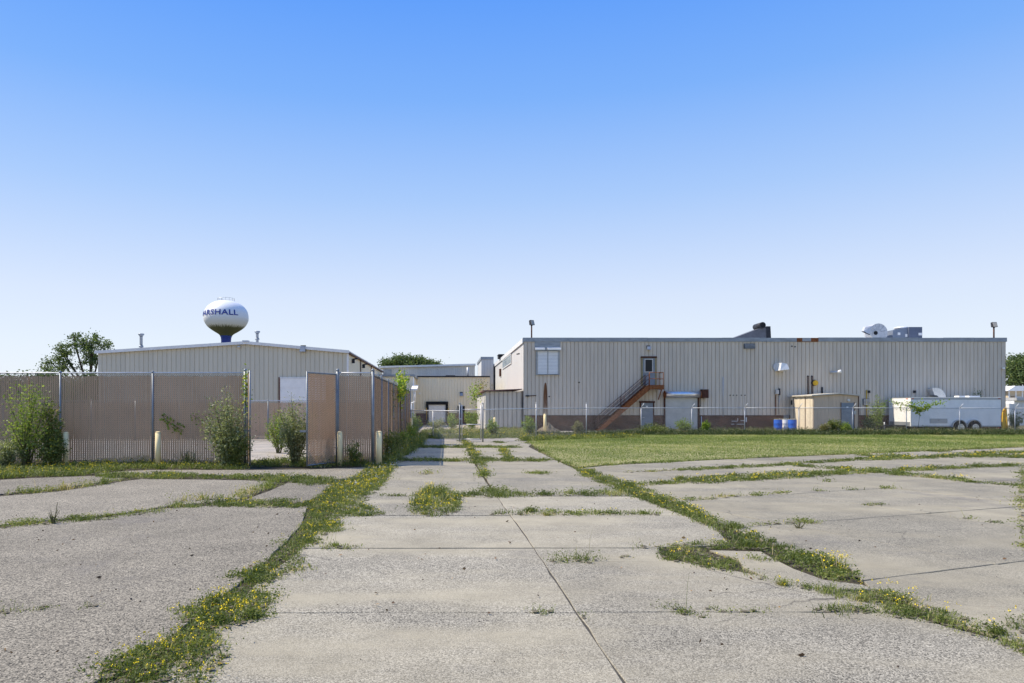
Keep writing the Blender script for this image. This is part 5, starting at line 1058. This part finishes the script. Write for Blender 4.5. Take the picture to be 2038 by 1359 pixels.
weeds('weedy joints across the pale paving at the right', [([(1240,964),(1318,957),(1397,949),(1475,945),(1553,941),(1632,939),(1710,935),(1788,933),(1906,929),(2023,924),(2023,929),(1937,932),(1827,938),(1710,943),(1632,948),(1561,954),(1475,958),(1404,962),(1318,964),(1240,974)], dict(flowers=1.0, h=(.05,.15), dens=1.2)),
    (strip([(1350,936),(1475,930),(1600,921),(1720,914)], 4), dict(h=(.05,.12), dens=1.2)), (strip([(1720,914),(1830,911),(1900,907),(2060,909)], 6), dict(h=(.06,.15), flowers=1.3)), (strip([(1240,940),(1300,938),(1350,935)], 2.5), dict(dens=.6, kind='dry')), (strip([(1580,926),(1680,934),(1738,938)], 5), dict(flowers=.5, h=(.05,.13))), (strip([(1702,905),(1750,907),(1804,909)], 3.5), dict()),
    (strip([(1768,942),(1850,948),(1921,956)], 6), dict(flowers=.8)), (strip([(1921,958),(1980,963),(2040,968)], 4), dict(h=(.04,.1))), (strip([(1358,997),(1450,988),(1565,981)], 4), dict(h=(.04,.13), kind='dry', dens=.8)), (strip([(1490,1046),(1550,1042),(1624,1039)], 5), dict(h=(.03,.1), kind='dry')), ([(1718,1003),(1750,1002),(1760,1005),(1730,1007)], dict(h=(.03,.1))), ([(1918,1030),(1935,1030),(1935,1033),(1920,1033)], dict(kind='dry')), ([(1962,1037),(2005,1037),(2005,1041),(1965,1040)], dict(h=(.03,.07))),
    (strip([(1640,958),(1652,958)], 3), dict()), (strip([(1625,977),(1640,977)], 3), dict()), (strip([(1690,975),(1704,975)], 2), dict()), (strip([(1750,972),(1775,972)], 2.5), dict()), (strip([(1905,903),(1990,901),(2060,899)], 3.5), dict(flowers=1)), (strip([(1840,898),(1890,899)], 2), dict()),
    ([(2032,925),(2050,920),(2080,1110),(2042,1110),(2030,1060),(2027,1000)], dict(kind='dry', h=(.03,.10), dens=.6)), ([(2000,1246),(2038,1225),(2050,1255),(2030,1262)], dict(flowers=2, h=(.04,.15)))])
weeds('weeds growing round the walk gate and behind it', [(strip([(835,870),(900,870),(1000,869),(1060,868)], 7), dict(h=(.12,.4), flowers=.7)), (strip([(1036,874),(1100,872),(1180,869),(1270,868)], 9), dict(h=(.1,.32), flowers=.8)), (strip([(840,861),(960,861),(1060,861)], 5), dict(h=(.2,.6), kind='dry')),
    ([(775,925),(800,912),(835,890),(850,870),(832,868),(815,876),(792,893),(765,912)], dict(h=(.2,.7), flowers=.6, dens=1.2, white=.2))])
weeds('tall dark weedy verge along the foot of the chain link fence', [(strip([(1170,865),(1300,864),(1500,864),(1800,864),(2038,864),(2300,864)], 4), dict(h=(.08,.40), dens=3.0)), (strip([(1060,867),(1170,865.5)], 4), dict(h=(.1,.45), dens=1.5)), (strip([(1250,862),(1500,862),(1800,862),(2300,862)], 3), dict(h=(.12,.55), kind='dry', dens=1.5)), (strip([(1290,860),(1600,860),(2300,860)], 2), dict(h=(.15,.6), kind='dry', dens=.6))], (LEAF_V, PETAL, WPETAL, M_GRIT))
weeds('dry tan fringe where the lawn meets the paving', [(strip([(1150,930),(1210,925),(1400,915),(1640,905),(2038,889.5),(2200,884)], 2.5), dict(h=(.02,.07), kind='dry', dens=1.0)), (strip([(1046,878),(1100,912),(1150,929)], 4), dict(h=(.03,.09), kind='dry'))])

# leaf litter and grit on the paving
L = Leaves()
for poly, n in (([(-700,1359),(-100,1020),(600,1010),(590,1060),(200,1359)], 170), ([(420,1359),(640,1080),(1000,990),(1240,990),(1480,1100),(1900,1359)], 130), ([(1500,1050),(2038,960),(2300,1000),(2300,1250),(1760,1160)], 90)):
    P = sample_poly(GP(poly), n); n = len(P); ln = RNG.uniform(.01, .075, n)*RNG.uniform(.3, 1, n); L.leaves(np.concatenate([P, np.full((n, 1), .012)], 1), ln, ln*RNG.uniform(.25, .7, n), RNG.uniform(0, 1, n), 0, .25)
tag(L.build('litter', [leaf_mat('dead_leaf', (.035,.025,.018), (.16,.09,.045), (.42,.27,.12), .1)]), 'scattered dead leaves and bits on the concrete', 'litter', None, 'stuff')
# lawn blades
L = Leaves(); n = 150000; P = sample_poly(lp, n); n = len(P); k = np.clip(P[:, 1]/20, 1, 3)
tone = np.clip(.36+.22*np.sin(P[:, 0]*.9+1.3*np.sin(P[:, 1]*.6))*np.sin(P[:, 1]*1.1)+.2*np.sin(P[:, 0]*.31+.5*P[:, 1]+2*np.sin(.23*P[:, 0]))+RNG.uniform(-.35, .4, n), 0, 1)
L.blades(np.concatenate([P, np.zeros((n, 1))], 1), RNG.uniform(.025, .06, n)*k**.4, .013*k, RNG.uniform(.2, 1., n), tone, 0)
tag(L.build('grass', [LEAF_E]), 'short mown grass covering the lawn', 'grass', None, 'stuff')

def bush(base, w, h, label, leafm, name='shrub', stems=40, per=60, leaf=(.05,.09), lw=.5, spread=1.0, droop=.0, cat='shrub', group='wild shrubs', rise=.75, bare=.15, gauss=.05, seed=None):
    x, y = base; g = thing(name, (x, y, 0), label, cat, group); sm = MB(); L = Leaves(); C = []; D = []
    for s_ in range(stems):
        t = random.uniform(0, 2*PI); rr = (random.random()**.6)*w/2*spread; hh = h*random.uniform(.45, 1.0)*(1-.35*(rr/(w/2+1e-6))**2)
        p0 = Vector((x+random.uniform(-.08,.08)*w, y+random.uniform(-.08,.08)*w, -.02)); p3 = Vector((x+rr*math.cos(t), y+rr*math.sin(t)*.8, hh)); p1 = p0+Vector((0, 0, hh*rise*.6))+Vector((math.cos(t),math.sin(t),0))*rr*.25; p2 = p3-Vector((math.cos(t)*rr*.25, math.sin(t)*rr*.25, hh*.22-droop))
        B = lambda u: p0*(1-u)**3+p1*3*u*(1-u)**2+p2*3*u*u*(1-u)+p3*u**3
        if s_ % 2 == 0 or stems < 20: sm.path([B(u) for u in (0,.25,.5,.75,1)], .007+.004*h, 4, .003)
        us = bare+(1-bare)*np.random.default_rng(s_+int(abs(x)*97)).uniform(0, 1, per)**.85
        for u in us: 
            q = B(float(u)); C.append((q.x, q.y, q.z)); D.append((math.cos(t)*.5, math.sin(t)*.5, .35))
    C = np.array(C); D = np.array(D); gs = gauss*(.5+w*.5); C = C+RNG.normal(0, 1, C.shape)*gs*np.array([1,1,.8]); C[:, 2] = np.maximum(C[:, 2], .02); n = len(C)
    tone = np.clip(RNG.beta(1.6, 2.2, n), 0, 1); ln = RNG.uniform(*leaf, n); L.leaves(C, ln, ln*lw*RNG.uniform(.8, 1.2, n), tone, 0, .8, D)
    L.build('foliage', [leafm], g); sm.build('stem', M_STEM, g); return g
B = bush
B((X(52,21.6),21.6), 1.7, 2.95, 'tall light green sapling bush at the far left in front of the fence', LEAF_C, stems=40, per=75, leaf=(.05,.11), lw=.42, gauss=.07)
B((X(100,21.8),21.8), .75, 2.15, 'narrow dark leafy bush beside the half hidden bollard', LEAF_A, stems=26, per=70, leaf=(.06,.11), lw=.6)
B((X(105,21.5),21.5), 1.0, 1.1, 'low dark bush at the foot of the half hidden bollard', LEAF_A, stems=40, per=60, leaf=(.05,.09), lw=.55)
B((X(10,21.4),21.4), 1.3, 1.15, 'low pale spreading bush in the far left corner', LEAF_B, stems=46, per=55, leaf=(.05,.10), lw=.4)
B((X(452,21.5),21.5), 1.6, 2.45, 'dense grey green bush against the open gate post', LEAF_B, stems=90, per=62, leaf=(.04,.10), lw=.45, gauss=.07, bare=.05)
B((X(470,21.4),21.4), 1.0, 1.25, 'dark skirt of foliage under the grey green gate post bush', LEAF_A, stems=50, per=60, leaf=(.05,.085), lw=.5, bare=.0)
B((X(463,21.6),21.6), 1.2, 2.85, 'upright shoots topping the grey green gate post bush', LEAF_B, stems=16, per=55, leaf=(.04,.09), lw=.45, gauss=.05)
B((X(588,22.4),22.4), 1.3, 2.35, 'silvery leafed bush leaning on the open brown gate leaf', LEAF_B, stems=85, per=65, leaf=(.04,.10), lw=.45, gauss=.06, bare=.05)
B((X(556,28.0),28.0), 1.2, 1.75, 'yellow green bush inside the compound behind the silvery bush', LEAF_C, stems=40, per=55, leaf=(.05,.09), lw=.45)
B((X(706,22.1),22.1), .6, .85, 'weedy bush at the foot of the short front fence bay', LEAF_A, stems=26, per=45, leaf=(.04,.08), lw=.4)
for i, (px, d, w_, h_, m, lab) in enumerate(((776,25.2,.55,1.25,LEAF_A,'dark tall weed at the near end of the side fence'),(790,28.0,.7,.95,LEAF_A,'bushy weed at the side fence foot, second from the corner'),(803,32.0,.8,.9,LEAF_C,'bright weed clump halfway along the side fence'),(815,37.0,.9,1.0,LEAF_C,'yellow green weed clump near the far end of the side fence'),(821,42.0,.9,1.1,LEAF_C,'green weed beside the far small bollard'))):
    B((X(px,d),d), w_, h_, lab, m, stems=26, per=45, leaf=(.05,.10), lw=.4)
for px, d, w_, h_, m, lab in ((824,49,1.1,1.6,LEAF_C,'green shrub at the left of the dock door behind the chain link'),(868,60,1.6,.95,LEAF_B,'low grey green shrub growing below the dock door'),(900,56,1.2,1.55,LEAF_G,'yellow shrub to the right of the dock door'),(938,55,1.7,1.75,LEAF_C,'green shrub behind the walk gate'),(980,43,.85,1.25,LEAF_C,'young sapling around the weathered bollard behind the chain link'),(1051,44,1.05,1.35,LEAF_C,'green sapling at the corner of the warehouse, left of the gravel heap'),
        (1298,47.2,2.2,.75,LEAF_A,'low dark bush on the verge below the lower door'),(1362,50.6,1.3,1.05,LEAF_C,'feathery green bush in front of the roller shutter'),(1405,49.0,.5,1.0,LEAF_G,'yellow flowering weed stalk right of the roller shutter'),(1150,46.5,.8,.95,LEAF_F,'dry pale weed at the foot of the stair'),(1660,49.0,.9,1.2,LEAF_A,'dark shrub in front of the tan pump shed'),(1682,48.8,.9,.8,LEAF_C,'light green shrub before the pump shed door'),
        (1747,52.5,1.5,2.8,LEAF_C,'tall yellow green bush between the pump shed and the trailer'),(1730,51.5,1.0,1.3,LEAF_A,'dark low bush at the right side of the pump shed'),(2018,58,1.6,1.7,LEAF_D,'dark round bush at the far right behind the fence'),(1945,54.2,1.3,3.4,LEAF_D,'leafy plant showing above the trailer roof'),(1640,48.6,.8,.75,LEAF_F,'dry weed tuft by the near corner of the pump shed')):
    B((X(px,d),d), w_, h_, lab, m, stems=34, per=46, leaf=(.07,.14), lw=.42, gauss=.07)
for px, d, h_, lab in ((106,gd(1042),.40,'thin dark dead weed standing in the curved paving joint'),(1590,10.6,.16,'small dry sprig in the right paving')):
    B((X(px,d),d), .22, h_, lab, LEAF_F, name='dead_weed', stems=9, per=9, leaf=(.01,.025), lw=.4, cat='weed', group='dead weeds')

# climbers: leaves strewn along a path, with a stem
def vine(path, label, leafm, nl, leaf, gauss, trunk=.015, name='climber'):
    pts = [Vector(p) for p in path]; g = thing(name, tuple(pts[0]), label, 'climber', 'climbers on the fences'); MB().path(pts, trunk, 5, trunk*.5).build('stem', M_TRUNK, g)
    seg = RNG.uniform(0, len(pts)-1.001, nl); i = seg.astype(int); f = (seg-i)[:, None]; A_ = np.array([tuple(p) for p in pts]); C = A_[i]*(1-f)+A_[i+1]*f+RNG.normal(0, 1, (nl, 3))*np.array(gauss)
    L = Leaves(); ln = RNG.uniform(*leaf, nl); L.leaves(C, ln, ln*.8, RNG.beta(1.8, 1.6, nl), 0, .8); L.build('foliage', [leafm], g)
yy = 34.5; xx = X(797,yy)
vine([(xc+.12,yy,0),(xc+.14,yy,1.0),(xc+.12,yy-.1,2.0),(xc+.13,yy-.2,2.7)], 'bare stemmed vine trunk on the side fence', LEAF_G, 40, (.06,.1), (.08,.2,.3), .03)
vine([(xc+.18,yy-.6,2.3),(xc+.2,yy-.2,2.7),(xc+.2,yy+.2,3.0),(xc+.1,yy+.4,3.2)], 'leafy yellow green crown of vine topping the side fence', LEAF_G, 420, (.10,.18), (.13,.42,.26), .02)
vine([(xc+.1,30,1.6),(xc+.1,30.2,2.3),(xc+.08,30.1,2.9)], 'thin brown vine on the side fence, nearer than the leafy crown', LEAF_F, 90, (.05,.09), (.04,.15,.2), .012)
vine([(xg0+.05,DF-.15,1.9),(xg0+.1,DF-.18,2.4),(xg0+.06,DF-.15,2.95)], 'yellow green ivy at the top of the open gate post', LEAF_G, 130, (.06,.11), (.06,.06,.18), .01)
vine([(X(322,DF-.1),DF-.1,Z(826,DF-.1)),(X(335,DF-.1),DF-.1,Z(840,DF-.1)),(X(350,DF-.1),DF-.1,Z(848,DF-.1)),(X(362,DF-.1),DF-.1,Z(856,DF-.1))], 'short ivy spray on the fence right of the lone bollard', LEAF_C, 75, (.07,.12), (.07,.02,.09), .008)
vine([(X(385,DF-.1),DF-.1,Z(826,DF-.1)),(X(402,DF-.1),DF-.1,Z(840,DF-.1))], 'sparse faded ivy on the fence left of the gate bush', LEAF_G, 22, (.06,.10), (.12,.02,.08), .006)
vine([(X(945,56),56,2.4),(X(942,56),56,3.0),(X(950,57),57,3.3)], 'vine hanging on the corner of the lean to', LEAF_C, 260, (.10,.18), (.25,.3,.35), .02)
vine([(X(955,60),60,3.2),(X(958,60),60,3.9)], 'scrubby plant growing on the lean to roof', LEAF_F, 240, (.08,.16), (.35,.4,.3), .02)
# flat spreading climber on the fence before the trailer
dq = 49.4
g = thing('climber', (X(1826,dq),dq,0), 'flat spreading sapling crown hanging over the fence before the trailer', 'climber', 'climbers on the fences')
sm = MB(); L = Leaves(); C = []
for (px, py) in ((1772,797),(1785,803),(1800,799),(1815,801),(1830,797),(1845,803),(1860,799),(1875,799),(1890,797),(1825,815),(1838,818),(1846,810),(1822,810),(1808,806),(1790,816),(1832,824),(1852,806)):
    e = (X(px,dq), dq+random.uniform(-.3,.3), Z(py,dq)); m_ = (X(1832,dq), dq, Z(815,dq)); sm.path([(X(1826,dq),dq,0), (X(1829,dq),dq,.9), m_, e], .014, 4, .004)
    for k in range(34): u = random.random()**.6; C.append((m_[0]+(e[0]-m_[0])*u+random.gauss(0,.10), e[1]+random.gauss(0,.12), m_[2]+(e[2]-m_[2])*u+random.gauss(0,.08)))
C = np.array(C); ln = RNG.uniform(.09, .16, len(C)); L.leaves(C, ln, ln*.75, RNG.beta(1.8, 2, len(C)), 0, .7); L.build('foliage', [LEAF_G], g); sm.build('stem', M_TRUNK, g)

# trees
def tree(base, blobs, label, leafm=LEAF_D, trunk_r=.22, fork=.4, clumps=60, per=110, leaf=(.16,.30), clump_r=.55, name='tree', limbs=None):
    x, y = base; g = thing(name, (x, y, 0), label, 'tree', 'trees behind the buildings'); top = max(b[2]+b[5] for b in blobs); zf = top*fork
    tr_ = MB(); tr_.path([(x,y,-.1),(x+.05,y,zf*.5),(x-.05,y,zf)], trunk_r, 10, trunk_r*.7); lm_ = MB(); C = []
    vol = [b[3]*b[5] for b in blobs]
    for (bx_, by_, bz_, rx, ry, rz) in blobs:
        nc = max(3, int(clumps*rx*rz/sum(vol))); hub = Vector((bx_, by_, bz_-rz*.45)); s_ = Vector((x-.05, y, zf*random.uniform(.75, 1))); lm_.path([s_, s_.lerp(hub, .5)+Vector((0,0,.15*rz)), hub], trunk_r*.45, 6, trunk_r*.2)
        for k in range(nc):
            v = Vector((random.gauss(0,1), random.gauss(0,1), random.gauss(0,1))).normalized()*(random.random()**.40); p = Vector((bx_+v.x*rx, by_+v.y*ry, bz_+v.z*rz)); lm_.path([hub, hub.lerp(p,.55)+Vector((0,0,.08*rz)), p], trunk_r*.16, 4, trunk_r*.04)
            q = RNG.normal(0, 1, (per, 3))*np.array([clump_r, clump_r, clump_r*.62])*random.uniform(.6, 1.2); C.append(q+np.array(p))
    C = np.concatenate(C); n = len(C); L = Leaves(); ln = RNG.uniform(*leaf, n); L.leaves(C, ln, ln*.6, RNG.beta(1.6, 2, n), 0, .7); tr_.build('trunk', M_TRUNK, g); lm_.build('limb', M_TRUNK, g); L.build('crown', [leafm], g)
d = 80.; P_ = lambda px, py, rx, rz, dd=80.: (X(px,dd), dd+random.uniform(-1,1), Z(py,dd), rx*dd/F, rx*dd/F, rz*dd/F)
tree((X(178,d),d), [P_(182,676,16,18), P_(205,688,18,10), P_(160,690,14,12), P_(130,704,20,14), P_(112,720,14,8), P_(95,733,14,6), P_(185,705,26,22), P_(140,728,26,12), P_(215,720,22,20), P_(122,690,8,5), P_(150,670,8,5)], 'loose dark tree standing at the left of the gabled building', clumps=85, per=75, leaf=(.14,.30), clump_r=.36, trunk_r=.3, fork=.35)
for px, py, r, lab in ((20,778,55,'dark tree mass seen through the slats at the far left'),(100,775,50,'dark tree seen through the slats beside the loose tree'),(165,782,45,'dark low tree seen through the slats next to the gabled building')):
    tree((X(px,72),72), [P_(px,py,r,32,72.), P_(px+15,py+25,r*.9,24,72.)], lab, clumps=60, per=130, leaf=(.2,.36), clump_r=.7)
d = 135.
tree((X(800,d),d), [P_(775,722,20,9,d), P_(800,718,22,9,d), P_(828,717,20,9,d), P_(850,725,18,7,d), P_(815,732,50,14,d), P_(868,727,8,4,d)], 'dark green treetop behind the far pale building', clumps=110, per=130, leaf=(.25,.45), clump_r=.6, trunk_r=.4)
d = 86.
tree((X(2045,d),d), [P_(2030,722,22,16,d), P_(2050,735,34,28,d), P_(2020,745,18,18,d), P_(2075,730,40,34,d), P_(2028,760,20,12,d)], 'dark leafy tree over the cream house at the right edge', clumps=120, per=130, leaf=(.18,.34), clump_r=.55, trunk_r=.35)
print('triangles', sum(len(o.data.loop_triangles) or len(o.data.polygons) for o in SC.objects if o.type == 'MESH'), 'objects', len(SC.objects))
